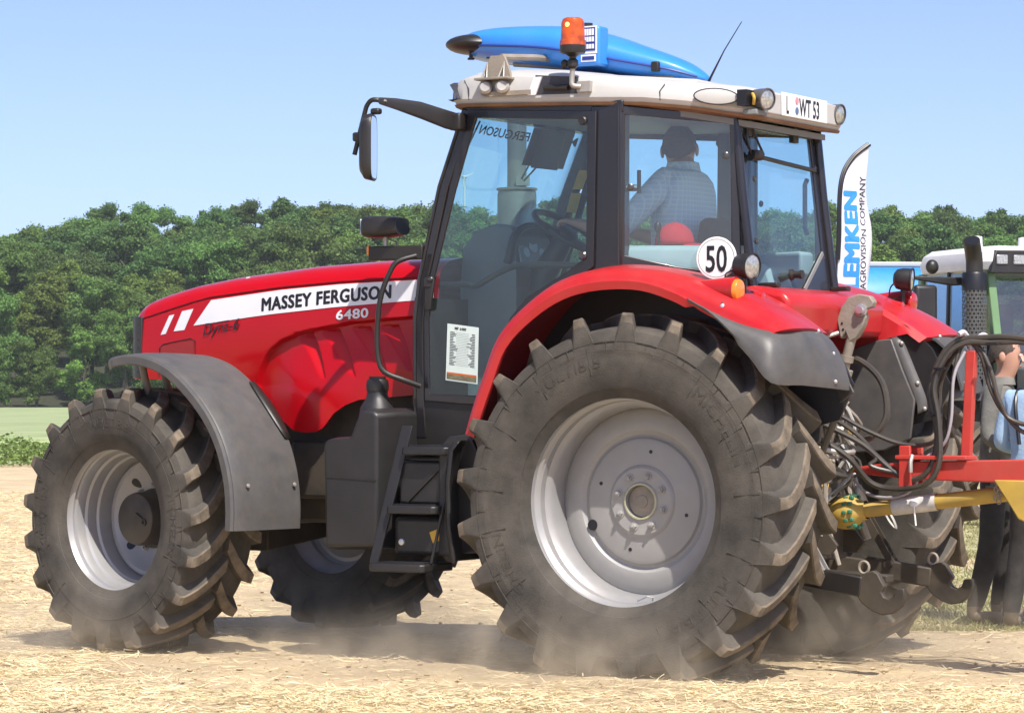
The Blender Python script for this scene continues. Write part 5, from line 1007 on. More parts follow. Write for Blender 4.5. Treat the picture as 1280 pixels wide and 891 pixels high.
# cap on the side console
cap = empty('baseball_cap', (.07, .44, 2.03)); tag(cap, 'red baseball cap lying on the ledge behind the rear side window', 'cap')
mb = MB(); P = []
for i in range(9):
    a_ = math.pi / 2 * i / 8; P.append([(.098 * math.cos(t) * math.cos(a_) * 1.0, .085 * math.sin(t) * math.cos(a_), .004 + .108 * math.sin(a_) ** .9) for t in [2 * math.pi * j / 24 for j in range(25)]])
mb.grid(P); mb.build('crown', CAPR, cap, 60, solid=.004)
mb = MB(); mb.grid([[(-.08 - .085 * v_ * math.cos(t * .9), .075 * math.sin(t * 1.1), .012 - .012 * abs(math.sin(t)) - .006 * v_) for t in [-1.2 + .3 * j for j in range(9)]] for v_ in (0, .3, .6, .85, 1)]); mb.build('peak', CAPR, cap, 60, solid=.005)
mb = MB(); mb.ell((0, 0, .112), (.008, .008, .006), 8, 6); mb.build('top_button', CAPR, cap)

def ground_pos(u, d): p = CAM + RT * u + FW * d; return Vector((p.x, p.y, 0))
def standing(label, base, yaw, mats, hairm, matz, lean=.0, arms=(0, 0), group='bystanders behind the tractor', hgt=1.0):
    root = empty('person', base); root.rotation_euler = (0, 0, yaw); root.scale = (hgt,) * 3; tag(root, label, 'person', group)
    Jx = lambda x, y, z: Vector((x + lean * max(0, z - .9), y, z))
    V = {'pel': (Jx(0, 0, .94), (.15, .11)), 'waist': (Jx(0, 0, 1.10), (.15, .11)), 'chest': (Jx(.0, 0, 1.29), (.175, .12)), 'collar': (Jx(.0, 0, 1.425), (.10, .085)), 'neck': (Jx(.015, 0, 1.475), (.056, .058)),
         'shl': (Jx(0, .18, 1.395), .07), 'ell': (Jx(-.02, .25, 1.12), .05), 'wrl': (Jx(.14, .22, .93 + arms[0]), .030),
         'shr': (Jx(0, -.18, 1.395), .07), 'elr': (Jx(-.02, -.25, 1.12), .05), 'wrr': (Jx(.14, -.22, .93 + arms[1]), .030),
         'hil': (Vector((0, .095, .88)), .09), 'knl': (Vector((.05, .14, .50)), .078), 'anl': (Vector((-.02, .17, .13)), .060), 'hel': (Vector((-.04, .17, .05)), .048), 'tol': (Vector((.17, .20, .045)), .045),
         'hir': (Vector((0, -.095, .88)), .09), 'knr': (Vector((-.01, -.13, .50)), .078), 'anr': (Vector((-.10, -.15, .13)), .060), 'her': (Vector((-.12, -.15, .05)), .048), 'tor': (Vector((.08, -.19, .045)), .045)}
    E = [('pel', 'waist'), ('waist', 'chest'), ('chest', 'collar'), ('collar', 'neck'), ('chest', 'shl'), ('shl', 'ell'), ('ell', 'wrl'), ('chest', 'shr'), ('shr', 'elr'), ('elr', 'wrr'), ('pel', 'hil'), ('hil', 'knl'), ('knl', 'anl'), ('anl', 'hel'), ('hel', 'tol'), ('pel', 'hir'), ('hir', 'knr'), ('knr', 'anr'), ('anr', 'her'), ('her', 'tor')]
    hb = head(V, E, 'neck', Jx(.025, 0, 1.49), (.05, 0, 1), (1, 0, -.08))
    hand(V, E, 'wrl', V['wrl'][0], (.8, 0, -.4 + arms[0] * 2), (0, -1, 0), (.3, 0, .9), 'hl'); hand(V, E, 'wrr', V['wrr'][0], (.8, 0, -.4 + arms[1] * 2), (0, 1, 0), (.3, 0, .9), 'hr')
    hw = [V['wrl'][0], V['wrr'][0]]
    def mf(c):
        if c.z > 1.478 or any((c - w_).length < .028 or ((c - w_).x > .0 and (c - w_).length < .24 and abs(c.y) > .14 and c.z > w_.z - .2 and c.x > .10) for w_ in hw): return 0
        return 3 if c.z < matz else (2 if c.z < .80 or (c.z < .97 and abs(c.y) < .17) else 1)
    skin_body('body', V, E, 'pel', [SKIN] + mats, mf, root); face_bits(root, *hb, hairm, 1.62)
    mb = MB(); mb.loft([[(Jx(.012, 0, z) + Vector((math.cos(t) * r, math.sin(t) * r * 1.05, 0))) for t in [2 * math.pi * j / 16 for j in range(16)]] for z, r in ((1.44, .082), (1.485, .07), (1.488, .064), (1.45, .064))]); mb.build('collar', mats[0], root, 50)
    return root
yaw_r = math.atan2(RT.y, RT.x)
pa = standing('man in a grey work jacket and dark trousers with cropped hair beyond the hoses', ground_pos(2.79, 17.5), yaw_r - .35, [GREYJ, DARKTR, BOOT], HAIRD, .12, lean=.04, arms=(.12, .1), hgt=.955)
mb = MB(); mb.box((-.02, .205, 1.16), (.05, .03, .10)); mb.build('phone_pouch', BLK, pa, bevel=.01)
pb = standing('grey haired man in a light blue shirt at the right edge of the picture', ground_pos(2.93, 16.95), yaw_r + .9, [BLUESH, DARKTR, BOOT], HAIRG, .10, lean=.02, arms=(.15, .1), hgt=.93)
mb = MB(); mb.tube([(.11, .13, 1.12), (.085, .13, 1.35), (.0, .12, 1.452), (-.09, .10, 1.36), (-.115, .06, 1.12)], .012, 8, smooth=4); mb.build('shoulder_strap', INK, pb)

# ---------------------------------------------------------------- feather banner
bp = ground_pos(4.05, 38); ban = empty('feather_banner', bp); tag(ban, 'tall white feather banner with blue vertical lettering behind the tractor', 'banner')
e1 = (RT * .86 + FW * .51); k_ = .0113 / .86
def bpt(px, py, o=0.):
    o = -o
    a_ = (px - 1045) * k_; z = 1.31 + (495 - py) * .01; nn = Vector((-e1.y, e1.x, 0)); wv = .03 * math.sin(z * 3.1 + a_ * 5) + .02 * math.sin(z * 7.3) * a_
    return e1 * a_ + nn * (wv + o) + Vector((0, 0, z))
Le = [(1046, 560), (1046, 420), (1046.5, 300), (1047, 260), (1050, 232), (1056, 212), (1066, 195), (1074, 186), (1083.5, 177.5)]
Re = [(1076, 560), (1080, 430), (1081, 360), (1087, 310), (1088.5, 280), (1084, 250), (1082, 225), (1083, 200), (1084, 178)]
La = [p for p in cr([(x, y, 0) for x, y in Le], 8)]; Ra = [p for p in cr([(x, y, 0) for x, y in Re], 8)]
mb = MB(); mb.grid([[bpt(a_.x + (b_.x - a_.x) * t, a_.y + (b_.y - a_.y) * t) for t in [i / 8 for i in range(9)]] for a_, b_ in zip(La, Ra)]); fl = mb.build('banner_cloth', FLAGM, ban, 60, solid=.004)
mb = MB(); mb.tube([bpt(1045, 626)] + [bpt(p.x - .4, p.y) for p in La], .02, 8); mb.build('banner_pole', INK, ban)
mb = MB(); mb.tube([bpt(p.x + 1.2, p.y + .8, 0) for p in La[14:]], .028, 8); mb.build('banner_sleeve', INK, ban)
letters('banner_lettering', 'LEMKEN', lambda a_, b_: bpt(1070.5 - b_ * 23.5, 363 - a_ * 33.5, .008), BLUEL, fl, sx=.98, spacing=1.05, fat=.06)
letters('banner_small_lettering', 'AGROVISION COMPANY', lambda a_, b_: bpt(1079 + (2.0 if a_ > 5 else 0) - b_ * 9.5, 361 - a_ * 13.4, .008), INK, fl, sx=.95)
mb = MB(); mb.lathe([(.35, 0), (.3, .06), (.05, .1), (.05, .3)], (0, 0, 0), (0, 0, 1), 20, cap0=True, cap1=True); mb.build('banner_foot', BLKD, ban)

# ---------------------------------------------------------------- second tractor
phi = R_(20); ff = (-FW * math.cos(phi) + RT * math.sin(phi)); g0 = ground_pos(5.31, 32.4)
gt = empty('tractor', g0); gt.rotation_euler = (0, 0, math.atan2(ff.y, ff.x)); tag(gt, 'green tractor with white roof and black exhaust stack parked behind at the right', 'tractor')
# local: +X forward, +Y left
def gb(mb, n, m_, p=None, **k): return mb.build(n, m_, p or gt, **k)
mb = MB(); L = []
for ins, z in ((.10, 2.60), (.0, 2.62), (-.02, 2.70), (.02, 2.80), (.12, 2.86), (.35, 2.88)): L.append([(x * (1 - ins), y * (1 - ins), z) for x, y in ((.84, -.66), (.84, .66), (.74, .74), (.3, .76), (-.6, .74), (-.8, .60), (-.8, -.60), (-.6, -.74), (.3, -.76), (.74, -.74))])
mb.loft(L); rf = gb(mb, 'cab_roof', FWHITE, smooth=30)
mb = MB(); mb.prism([(-.72, 2.58), (.72, 2.58), (.64, 2.82), (-.64, 2.82)], lambda y, z: (.80, y, z), lambda y, z: (.875 - (z - 2.58) * .12, y, z)); fa = gb(mb, 'light_bar', BLK, rf, bevel=.01)
for y in (-.58, -.38, .38, .58):
    mb = MB(); mb.box((.885 - .014, y, 2.72), (.02, .13, .10)); gb(mb, 'work_lamp', LENS, rf, bevel=.01)
for x, y in ((.2, -.5), (.1, .1)):
    mb = MB(); mb.lathe([(.055, 0), (.05, .13), (0, .14)], (x, y, 2.86), (0, 0, 1), 14); gb(mb, 'roof_marker', FWHITE, rf)
for s in (1, -1):
    for n_, a_, b_, w_ in (('front_pillar', (.70, s * .64, 2.62), (.84, s * .58, 1.45), .09), ('middle_pillar', (.0, s * .72, 2.62), (.0, s * .76, 1.3), .05), ('rear_pillar', (-.72, s * .66, 2.62), (-.78, s * .68, 1.3), .08)):
        mb = MB(); mb.bar(a_, b_, w_, w_, up=(1, 0, 0)); gb(mb, n_, FGREEN if n_ != 'middle_pillar' else BLK, bevel=.01)
    mb = MB(); mb.loft([[(.68, s * .665, 2.60), (.02, s * .725, 2.60), (.02, s * .76, 1.35), (.82, s * .60, 1.45)], [(.68, s * .67, 2.60), (.02, s * .73, 2.60), (.02, s * .765, 1.35), (.82, s * .605, 1.45)]]); gb(mb, 'door_glass', GLASSF, smooth=0)
    mb = MB(); mb.loft([[(-.02, s * .725, 2.60), (-.70, s * .665, 2.60), (-.76, s * .68, 1.55), (-.02, s * .755, 1.55)], [(-.02, s * .73, 2.60), (-.70, s * .67, 2.60), (-.76, s * .685, 1.55), (-.02, s * .76, 1.55)]]); gb(mb, 'side_glass', GLASSF, smooth=0)
    mb = MB(); mb.loft([[(.62, s * .68, 2.52 + dz), (.78, s * 1.1, 2.50 + dz), (.78, s * 1.55, 2.53 + dz * .5), (.74, s * 1.55, 2.53 + dz * .5), (.72, s * 1.1, 2.50 + dz), (.55, s * .68, 2.52 + dz)] for dz in (-.05, .03)]); gb(mb, 'mirror_arm', BLKD, bevel=.01)
    mb = MB(); mb.box((.62, s * .74, 2.46), (.2, .16, .22)); gb(mb, 'pillar_cover', FGREEN, bevel=.02)
    mb = MB(); mb.box((.77, s * 1.42, 2.20), (.09, .26, .50)); mm = gb(mb, 'mirror', BLKD, bevel=.04, seg=3)
    mb = MB(); mb.ell((.70, s * 1.30, 2.64), (.06, .07, .075), 14, 10); gb(mb, 'arm_lamp', BLK)
    mb = MB(); mb.loft([[(x, s * y, z) for x, y, z in row] for row in ([(r_ * math.cos(t) - .15, yy, .95 + r_ * math.sin(t)) for t in [.3 + j * .3 for j in range(9)]] for yy, r_ in ((.62, 1.06), (1.2, 1.06), (1.2, 1.02), (.62, 1.02)))], closed=False, caps=False); gb(mb, 'mudguard', BLKD, smooth=40)
mb = MB(); mb.loft([[(.66, -.60, 2.60), (.66, .60, 2.60), (.86, .56, 1.45), (.86, -.56, 1.45)], [(.67, -.60, 2.60), (.67, .60, 2.60), (.87, .56, 1.45), (.87, -.56, 1.45)]]); gb(mb, 'windscreen', GLASSF, smooth=0)
mb = MB(); mb.box((.05, 0, 1.15), (1.5, 1.3, .45)); gb(mb, 'cab_floor', BLKD, bevel=.03)
mb = MB(); mb.box((-.1, 0, 1.62), (.45, .45, .5)); mb.box((-.35, 0, 2.0), (.12, .45, .6)); gb(mb, 'seat', SEATM, bevel=.05)
mb = MB(); mb.tube([Vector((.38, 0, 1.86)) + Vector((.10 * math.sin(t), .2 * math.cos(t), .17 * math.sin(t))) for t in [2 * math.pi * j / 24 for j in range(25)]], .016, 8); mb.tube([(.40, 0, 1.85), (.65, 0, 1.4)], .05, 10); gb(mb, 'steering_wheel', BLK)
mb = MB(); mb.loft([[(x, y * w_, z0) for y in (-1, 1)] + [(x, w_, z1 - .1), (x, w_ * .8, z1), (x, -w_ * .8, z1), (x, -w_, z1 - .1)] for x, w_, z0, z1 in ((.88, .42, .95, 1.70), (1.6, .42, .95, 1.66), (2.4, .40, .95, 1.55), (2.75, .34, 1.0, 1.42))]); gb(mb, 'hood', GREYP, bevel=.02)
mb = MB(); mb.box((1.6, 0, .85), (2.6, .5, .4)); mb.box((2.2, 0, .65), (.2, 1.5, .2)); mb.box((-.1, 0, .95), (.4, 1.3, .3)); gb(mb, 'chassis', CHAS, bevel=.03)
gtyres = {}
for x, s, r, w_, rim in ((-.15, 1, .92, .55, .53), (-.15, -1, .92, .55, .53), (2.2, 1, .68, .46, .38), (2.2, -1, .68, .46, .38)):
    W = empty('wheel', (x, s * .92, r - .01), gt)
    if r not in gtyres: gtyres[r] = tyre_mesh(r, w_, rim - .02, .05, 20, 72).mesh('parked_tyre', [RUB, RUBT], 32)
    t = bpy.data.objects.new('tyre', gtyres[r]); col.objects.link(t); t.parent = W
    mb = MB(); mb.lathe([(rim, .2), (rim, .18), (rim - .05, .12), (rim - .06, .04), (.2, .02), (.16, .06), (0, .06)], (0, 0, 0), (0, s, 0), 32); mb.build('rim', FGREEN if False else pm('red_rim_paint', (.4, .03, .02), .5) if 'red_rim_paint' not in MATS else MATS['red_rim_paint'], W)
# exhaust with perforated guard, on the right front pillar
ex0 = Vector((.88, -.91, 0))
mb = MB(); n_ = 18; rowz = [1.50 + i * .0385 for i in range(24)]
for i, z in enumerate(rowz):
    for j in range(n_):
        t = 2 * math.pi * (j + .5 * (i % 2)) / n_; c = ex0 + Vector((.125 * math.cos(t), .125 * math.sin(t), z)); tt = Vector((-math.sin(t), math.cos(t), 0)); rr = Vector((math.cos(t), math.sin(t), 0))
        a6 = [c + tt * .0225 * math.cos(q) + Vector((0, 0, .0245 * math.sin(q))) for q in [math.pi / 6 + k * math.pi / 3 for k in range(6)]]; b6 = [c + (p - c) * .58 for p in a6]
        k0 = len(mb.v); mb.v += [tuple(p) for p in a6 + b6]
        for k in range(6): q = (k + 1) % 6; mb.f.append((k0 + k, k0 + q, k0 + 6 + q, k0 + 6 + k)); mb.m.append(0)
eg = gb(mb, 'exhaust_guard', pm('grey_guard_steel', (.10, .10, .095), .6, var=.1), smooth=0); eg['kind'] = 'stuff'
mb = MB(); mb.lathe([(.09, 1.4), (.09, 2.42), (.0, 2.42)], ex0, (0, 0, 1), 20); mb.lathe([(.13, 2.40), (.13, 2.56), (.12, 2.58), (0, 2.58)], ex0, (0, 0, 1), 20); es = gb(mb, 'exhaust_muffler', INK)
mb = MB(); P = [ex0 + Vector(p) for p in ((0, 0, 2.55), (0, 0, 2.70), (.03, -.03, 2.80), (.09, -.08, 2.90))]; mb.tube(P, .088, 20, smooth=5); gb(mb, 'exhaust_tip', BLK, es)
mb = MB(); mb.tube([P[-1] - (P[-1] - P[-2]) * .2, P[-1] + (P[-1] - P[-2]).normalized() * .004], .078, 20); gb(mb, 'exhaust_mouth', INK, es)

# ---------------------------------------------------------------- blue hopper machine behind the banner
m0 = ground_pos(4.3, 42); bl = empty('blue_hopper_trailer', m0); bl.rotation_euler = (0, 0, math.atan2(RT.y, RT.x) + .1); bl.scale = (1.1, 1.1, 1.1); tag(bl, 'blue hopper trailer with a pale top rail behind the banner', 'trailer')
mb = MB(); L = []
for z, lx, ly in ((.95, .9, .55), (1.25, 1.2, .75), (1.95, 1.85, 1.05), (2.45, 1.95, 1.1), (2.72, 1.75, .95), (2.78, 1.5, .8)): L.append([(lx * sx * k, ly * sy * q, z) for sx, sy, k, q in ((-1, -1, 1, .85), (-1, -1, .9, 1), (1, -1, .9, 1), (1, -1, 1, .85), (1, 1, 1, .85), (1, 1, .9, 1), (-1, 1, .9, 1), (-1, 1, 1, .85))])
mb.loft(L); mb.build('hopper', BLUEM, bl, bevel=.05, seg=3)
mb = MB(); mb.box((0, .55, 2.87), (4.4, .10, .07)); mb.build('top_rail', GREYL, bl, bevel=.02)
mb = MB(); mb.box((0, .5, 2.76), (4.3, .10, .09)); mb.build('rail_shade_bar', BLK, bl)  # solid black bar standing in for the shade below the rail
for x in (-1.9, -.6, .7, 1.9):
    mb = MB(); mb.bar((x, .5, 2.45), (x, .52, 2.82), .06, .06, up=(1, 0, 0)); mb.build('rail_post', BLK, bl)
mb = MB(); mb.box((0, 0, .85), (3.8, .9, .16)); mb.build('chassis', BLUEM, bl, bevel=.02)
for s in (1, -1):
    W = empty('wheel', (.2, s * 1.0, .675), bl); t = bpy.data.objects.new('tyre', gtyres[.68]); col.objects.link(t); t.parent = W
    mb = MB(); mb.lathe([(.38, .2), (.33, .1), (.2, .03), (0, .05)], (0, 0, 0), (0, s, 0), 28); mb.build('rim', FWHITE, W)
# ---------------------------------------------------------------- far wind turbine
wt = empty('wind_turbine', ground_pos((580.5 - 640) / 3800 * 440, 440)); tag(wt, 'tiny wind turbine far beyond the wood, seen through the cab glass', 'wind turbine')
mb = MB(); mb.lathe([(.25, 0), (.12, 33)], (0, 0, 0), (0, 0, 1), 12, cap0=True, cap1=True); mb.build('tower', FWHITE, wt)
mb = MB(); mb.ell((0, 0, 33), (.38, .38, .28), 10, 8); mb.build('nacelle', FWHITE, wt)
for k in range(3):
    t = .4 + k * 2 * math.pi / 3; dv = RT * math.cos(t) + Vector((0, 0, math.sin(t))); mb = MB(); mb.bar(Vector((0, 0, 33)) - FW * .45, Vector((0, 0, 33)) - FW * .45 + dv * 1.4, .22, .12, up=tuple(FW), w1=.1, h1=.06); mb.build('blade', FWHITE, wt)
# ================================================================ ground, fields, wood
def gp(u, d, z=0.): p = CAM + RT * u + FW * d; return (p.x, p.y, z)
def vnoise(x, y, seed=0):
    def h(i, j): return (math.sin(i * 127.1 + j * 311.7 + seed * 74.7) * 43758.5453) % 1
    i, j = math.floor(x), math.floor(y); fx, fy = x - i, y - j; fx = fx * fx * (3 - 2 * fx); fy = fy * fy * (3 - 2 * fy)
    return (h(i, j) * (1 - fx) + h(i + 1, j) * fx) * (1 - fy) + (h(i, j + 1) * (1 - fx) + h(i + 1, j + 1) * fx) * fy
def gz(u, d):
    if not (8 < d < 70): return 0.
    w_ = min(1, (d - 8) / 2, (70 - d) / 10)
    return w_ * (.05 * (vnoise(u * .55, d * .55, 1) - .5) + .03 * (vnoise(u * 1.7, d * 1.7, 2) - .5) + .022 * (vnoise(u * 5.5, d * 5.5, 3) - .5)) - .004
us = [-1500, -800, -200, -60, -30, -18, -12, -9] + [-7 + .1 * i for i in range(141)] + [9, 12, 18, 30, 60, 200, 800, 1500]
dd = [-400, -80, -20, 0, 6, 9] + [11 + .08 * i for i in range(113)] + [20 + .5 * i for i in range(41)] + [42, 46, 50, 54, 58, 64, 72, 90, 130, 190, 246, 400, 1000, 1500]
nu = len(us); mb = MB(); mb.grid([[gp(u, d, gz(u, d)) for u in us] for d in dd])
def soil():
    m = pm('stubble_soil', (.49, .385, .25), .95, var=.18, scale=1.3, spec=.1); N = m.node_tree.nodes; L = m.node_tree.links; b = N['Principled BSDF']
    old = b.inputs['Base Color'].links[0].from_socket; tc = N.new('ShaderNodeTexCoord')
    n1 = N.new('ShaderNodeTexNoise'); n1.inputs['Scale'].default_value = 34; n1.inputs['Detail'].default_value = 8; n1.inputs['Roughness'].default_value = .7; L.new(tc.outputs['Object'], n1.inputs[0])
    n2 = N.new('ShaderNodeTexNoise'); n2.inputs['Scale'].default_value = 2.2; n2.inputs['Detail'].default_value = 6; L.new(tc.outputs['Object'], n2.inputs[0])
    mu = N.new('ShaderNodeMath'); mu.operation = 'ADD'; L.new(n1.outputs[0], mu.inputs[0]); L.new(n2.outputs[0], mu.inputs[1])
    r = N.new('ShaderNodeMapRange'); r.inputs[1].default_value = .96; r.inputs[2].default_value = 1.14; r.inputs[4].default_value = .8; L.new(mu.outputs[0], r.inputs[0])
    mx = N.new('ShaderNodeMix'); mx.data_type = 'RGBA'; L.new(r.outputs[0], mx.inputs[0]); L.new(old, mx.inputs[6]); mx.inputs[7].default_value = (.62, .505, .32, 1); L.new(mx.outputs[2], b.inputs['Base Color'])
    bp_ = N.new('ShaderNodeBump'); bp_.inputs['Strength'].default_value = .7; bp_.inputs['Distance'].default_value = .03; L.new(n1.outputs[0], bp_.inputs['Height']); L.new(bp_.outputs[0], b.inputs['Normal'])
    return m
SOIL = soil()
structure(mb.build('ground', SOIL, None, 60), 'dry tan soil of a harvested stubble field')
# pale green grain field and its leafy near edge
GRAIN = pm('pale_green_grain', (.27, .32, .15), .9, var=.22, scale=.5, bump=.8, bscale=3, stretch=(1, 1, 1))
mb = MB(); fu = [-1500, -500, -150, -80, -40, -20, 0, 20, 40, 80, 150, 500, 1500]
mb.grid([[gp(u, d, z) for u in fu] for d, z in ((59, .0), (59.3, .42), (66, .46), (90, .47), (140, .47), (200, .45), (246, .40), (249, 0))]); structure(mb.build('grain_field', GRAIN, None, 60), 'pale green grain field before the wood')
mb = MB(); mb.grid([[gp(u, d, z) for u in fu] for d, z in ((244, .006), (252, .2), (300, 6.6), (340, 12), (400, 18), (600, 21), (1500, 21))]); structure(mb.build('hill', pm('shade_dark_floor', (.030, .032, .014), .95, var=.3, scale=.3), None, 60), 'shaded wooded hillside')  # brown-green floor, darkened in its colour for the shade under the trees
GRS = pm('grass_ground', (.33, .30, .16), .95, var=.3, scale=2.5, bump=.5, bscale=12)
mb = MB(); gu = [2.0 + .5 * i for i in range(12)] + [9, 12, 18, 30, 60]; gd = [17.0, 18.0, 19, 20.5, 22, 25, 30, 40, 58]
def gedge(u, d): return max(d, 16.3 + .9 * vnoise(u * 1.3, 0, 9) + .3 * vnoise(u * 5, 0, 3)) if d < 17.5 else d
mb.grid([[gp(u + (.12 * d - 2.1 if i == 0 else 0), gedge(u, d), gz(u, gedge(u, d)) + (.012 if d > 17.2 else -.02)) for i, u in enumerate(gu)] for d in gd]); structure(mb.build('grass_strip', GRS, None, 60), 'worn dry grass at the right behind the tractor')

# loose straw, clods, grass, verge plants: nobody could count these
def strip_mesh(name, P, mat, label, cat):
    v, f = P; me = bpy.data.meshes.new(name); me.from_pydata(v, [], f); me.materials.append(mat); o = bpy.data.objects.new(name, me); col.objects.link(o); tag(o, label, cat, kind='stuff'); return o
STRAW = pm('straw', (.71, .59, .36), .6, var=.15, island=.42, spec=.3)
v, f = [], []
def add_straw(u, d, scale=1.):
    l = random.uniform(.035, .15) * scale; w_ = random.uniform(.0018, .0040) * scale ** .5; a_ = random.gauss(0, .75) if random.random() < .7 else random.uniform(0, math.pi); z = gz(u, d) + random.uniform(.001, .018); ti = random.gauss(0, .16)
    du, dv_ = math.cos(a_), math.sin(a_); k = len(v); bend = random.gauss(0, .12)
    for q in (-.5, 0, .5):
        uu = u + du * l * q - dv_ * bend * l * (.25 - q * q); d2 = d + dv_ * l * q + du * bend * l * (.25 - q * q); zz_ = max(gz(uu, d2) + .0015, z + ti * l * q)
        v.append(gp(uu - dv_ * w_ / 2, d2 + du * w_ / 2, zz_)); v.append(gp(uu + dv_ * w_ / 2, d2 - du * w_ / 2, zz_ + w_ * random.uniform(-.6, .6)))
    f.append((k, k + 1, k + 3, k + 2)); f.append((k + 2, k + 3, k + 5, k + 4))
n_ = 0
while n_ < 90000:
    d = 11.8 + 30 * random.random() ** 2.2; u = random.uniform(-.215, .215) * d
    near = max(0, min(1, (14.0 - d) / .9)); left = max(0, min(1, (-1.6 - u) / .6)) * 1.0
    p = max(near, left, .13) * (.25 + 1.3 * vnoise(u * 2.3, d * 3.1, 5) ** 1.5)
    if random.random() < p: add_straw(u, d, 1 + max(0, d - 16) * .05); n_ += 1
strip_mesh('straw', (v, f), STRAW, 'loose yellow straw scattered over the dry soil', 'straw')
v, f = [], []
base = [Vector(p).normalized() for p in ((0, 0, 1), (.9, 0, .3), (.3, .85, .3), (-.75, .5, .3), (-.75, -.5, .3), (.3, -.85, .3), (0, 0, -1))]; bf = [(0, 1, 2), (0, 2, 3), (0, 3, 4), (0, 4, 5), (0, 5, 1), (6, 2, 1), (6, 3, 2), (6, 4, 3), (6, 5, 4), (6, 1, 5)]
for _ in range(5000):
    d = 12 + 16 * random.random() ** 2; u = random.uniform(-.2, .2) * d; r = .004 + .018 * random.random() ** 4; k = len(v); z = gz(u, d)
    for p in base: q = p * r * random.uniform(.6, 1.2); v.append(gp(u + q.x, d + q.y, z + q.z * .7 + r * .2))
    f += [tuple(i + k for i in t) for t in bf]
strip_mesh('soil_clods', (v, f), SOIL, 'small crumbs and clods of dry soil', 'soil')
GBL = pm('grass_blades', (.36, .35, .15), .7, var=.2, island=.4, trans=.25)
v, f = [], []
for _ in range(26000):
    d = 16.7 + 16 * random.random() ** 1.7; u = random.uniform(2.05 + (d - 17) * .1, .26 * d)
    if vnoise(u * 1.7, d * 1.7, 8) < .25: continue
    h = random.uniform(.015, .055) * (1.0 if d > 17.3 else .6); w_ = random.uniform(.003, .006) * (1 + .04 * (d - 16)); a_ = random.uniform(0, 6.28); le = random.gauss(0, .5); z = gz(u, d) + .008; k = len(v)
    v += [gp(u - w_ * math.cos(a_), d - w_ * math.sin(a_), z), gp(u + w_ * math.cos(a_), d + w_ * math.sin(a_), z), gp(u + le * h - w_ * .5 * math.cos(a_), d + random.gauss(0, .3) * h, z + h * .7), gp(u + le * h * 1.6, d + random.gauss(0, .5) * h, z + h)]
    f += [(k, k + 1, k + 2), (k + 1, k + 3, k + 2)]
strip_mesh('grass', (v, f), GBL, 'short dry yellow green grass blades', 'grass')
VRG = pm('verge_leaves', (.15, .23, .055), .6, var=.2, island=.45, trans=.3)
v, f = [], []
for _ in range(60000):
    d = random.uniform(55.8, 61); u = random.uniform(-15, 16) ; env = .50 * (.6 + .6 * vnoise(u * 1.3, d * 1.1, 4)) * min(1, (d - 55.6) / .5); z = env * random.random() ** .6
    s_ = random.uniform(.02, .055); k = len(v); n3 = Vector((random.gauss(0, 1), random.gauss(0, 1), random.gauss(.6, .8))).normalized(); a_, b_ = frame_of(n3); c = Vector(gp(u, d, z))
    v += [tuple(c + a_ * s_), tuple(c + b_ * s_ * .6), tuple(c - a_ * s_), tuple(c - b_ * s_ * .6)]; f.append((k, k + 1, k + 2, k + 3))
strip_mesh('verge_plants', (v, f), VRG, 'low leafy green plants along the near edge of the grain field', 'plants')

# ---------------------------------------------------------------- wood
BARK = pm('bark', (.05, .042, .032), .95, var=.3, scale=4)
LEAF = [pm('leaf_' + n, c, .55, var=.30, scale=.35, island=.38, objvar=.30, trans=.36, spec=.2) for n, c in (('mid_green', (.112, .20, .048)), ('deep_green', (.084, .158, .044)), ('fresh_green', (.145, .24, .05)))]
def leaf_crown(seed, H, Rx, Rz, n_l, leaf=.128, low=.30):
    r = np.random.default_rng(seed); V_ = []
    lobes = []; subs = []
    for i in range(n_l // 4):
        a = r.uniform(0, 2 * np.pi); h = r.uniform(-1, 1); rad = np.sqrt(max(0, 1 - (h * .9) ** 2)) * r.uniform(.25, .78)
        c = np.array([math.cos(a) * rad * Rx, math.sin(a) * rad * Rx, H - Rz + h * Rz * .74]); s = r.uniform(.26, .44) * Rx; lobes.append((c, s))
        for j in range(9):
            n = r.normal(size=3); n[2] = n[2] * .7 + .25; n /= np.linalg.norm(n); subs.append((c + n * s * r.uniform(.55, 1.05), r.uniform(.09, .22) * Rx))
    for c, s in subs:
        m = int(800 * (s / 1.0) ** 1.6) + 50
        n = r.normal(size=(m, 3)); n /= np.linalg.norm(n, axis=1)[:, None]
        rr = s * np.clip(.72 + .28 * r.normal(size=m), .1, 1.5)
        p = c + n * rr[:, None] * np.array([1.1, 1.1, .75])
        nn = n * .8 + r.normal(size=(m, 3)) * .6 + np.array([0, 0, .35]); nn /= np.linalg.norm(nn, axis=1)[:, None]
        t = np.cross(nn, r.normal(size=(m, 3))); t /= np.linalg.norm(t, axis=1)[:, None] + 1e-9; b = np.cross(nn, t); sz = leaf * r.uniform(.45, 1.25, m)[:, None]
        V_.append(np.stack([p + t * sz, p + b * sz * .62, p - t * sz, p - b * sz * .62], 1))
    A = np.concatenate(V_); nq = len(A); A = A.reshape(-1, 3)
    me = bpy.data.meshes.new('crown'); me.vertices.add(nq * 4); me.vertices.foreach_set('co', A.ravel()); me.loops.add(nq * 4); me.loops.foreach_set('vertex_index', np.arange(nq * 4)); me.polygons.add(nq); me.polygons.foreach_set('loop_start', np.arange(0, nq * 4, 4)); me.polygons.foreach_set('loop_total', np.full(nq, 4)); me.update(); me.validate()
    return me, lobes
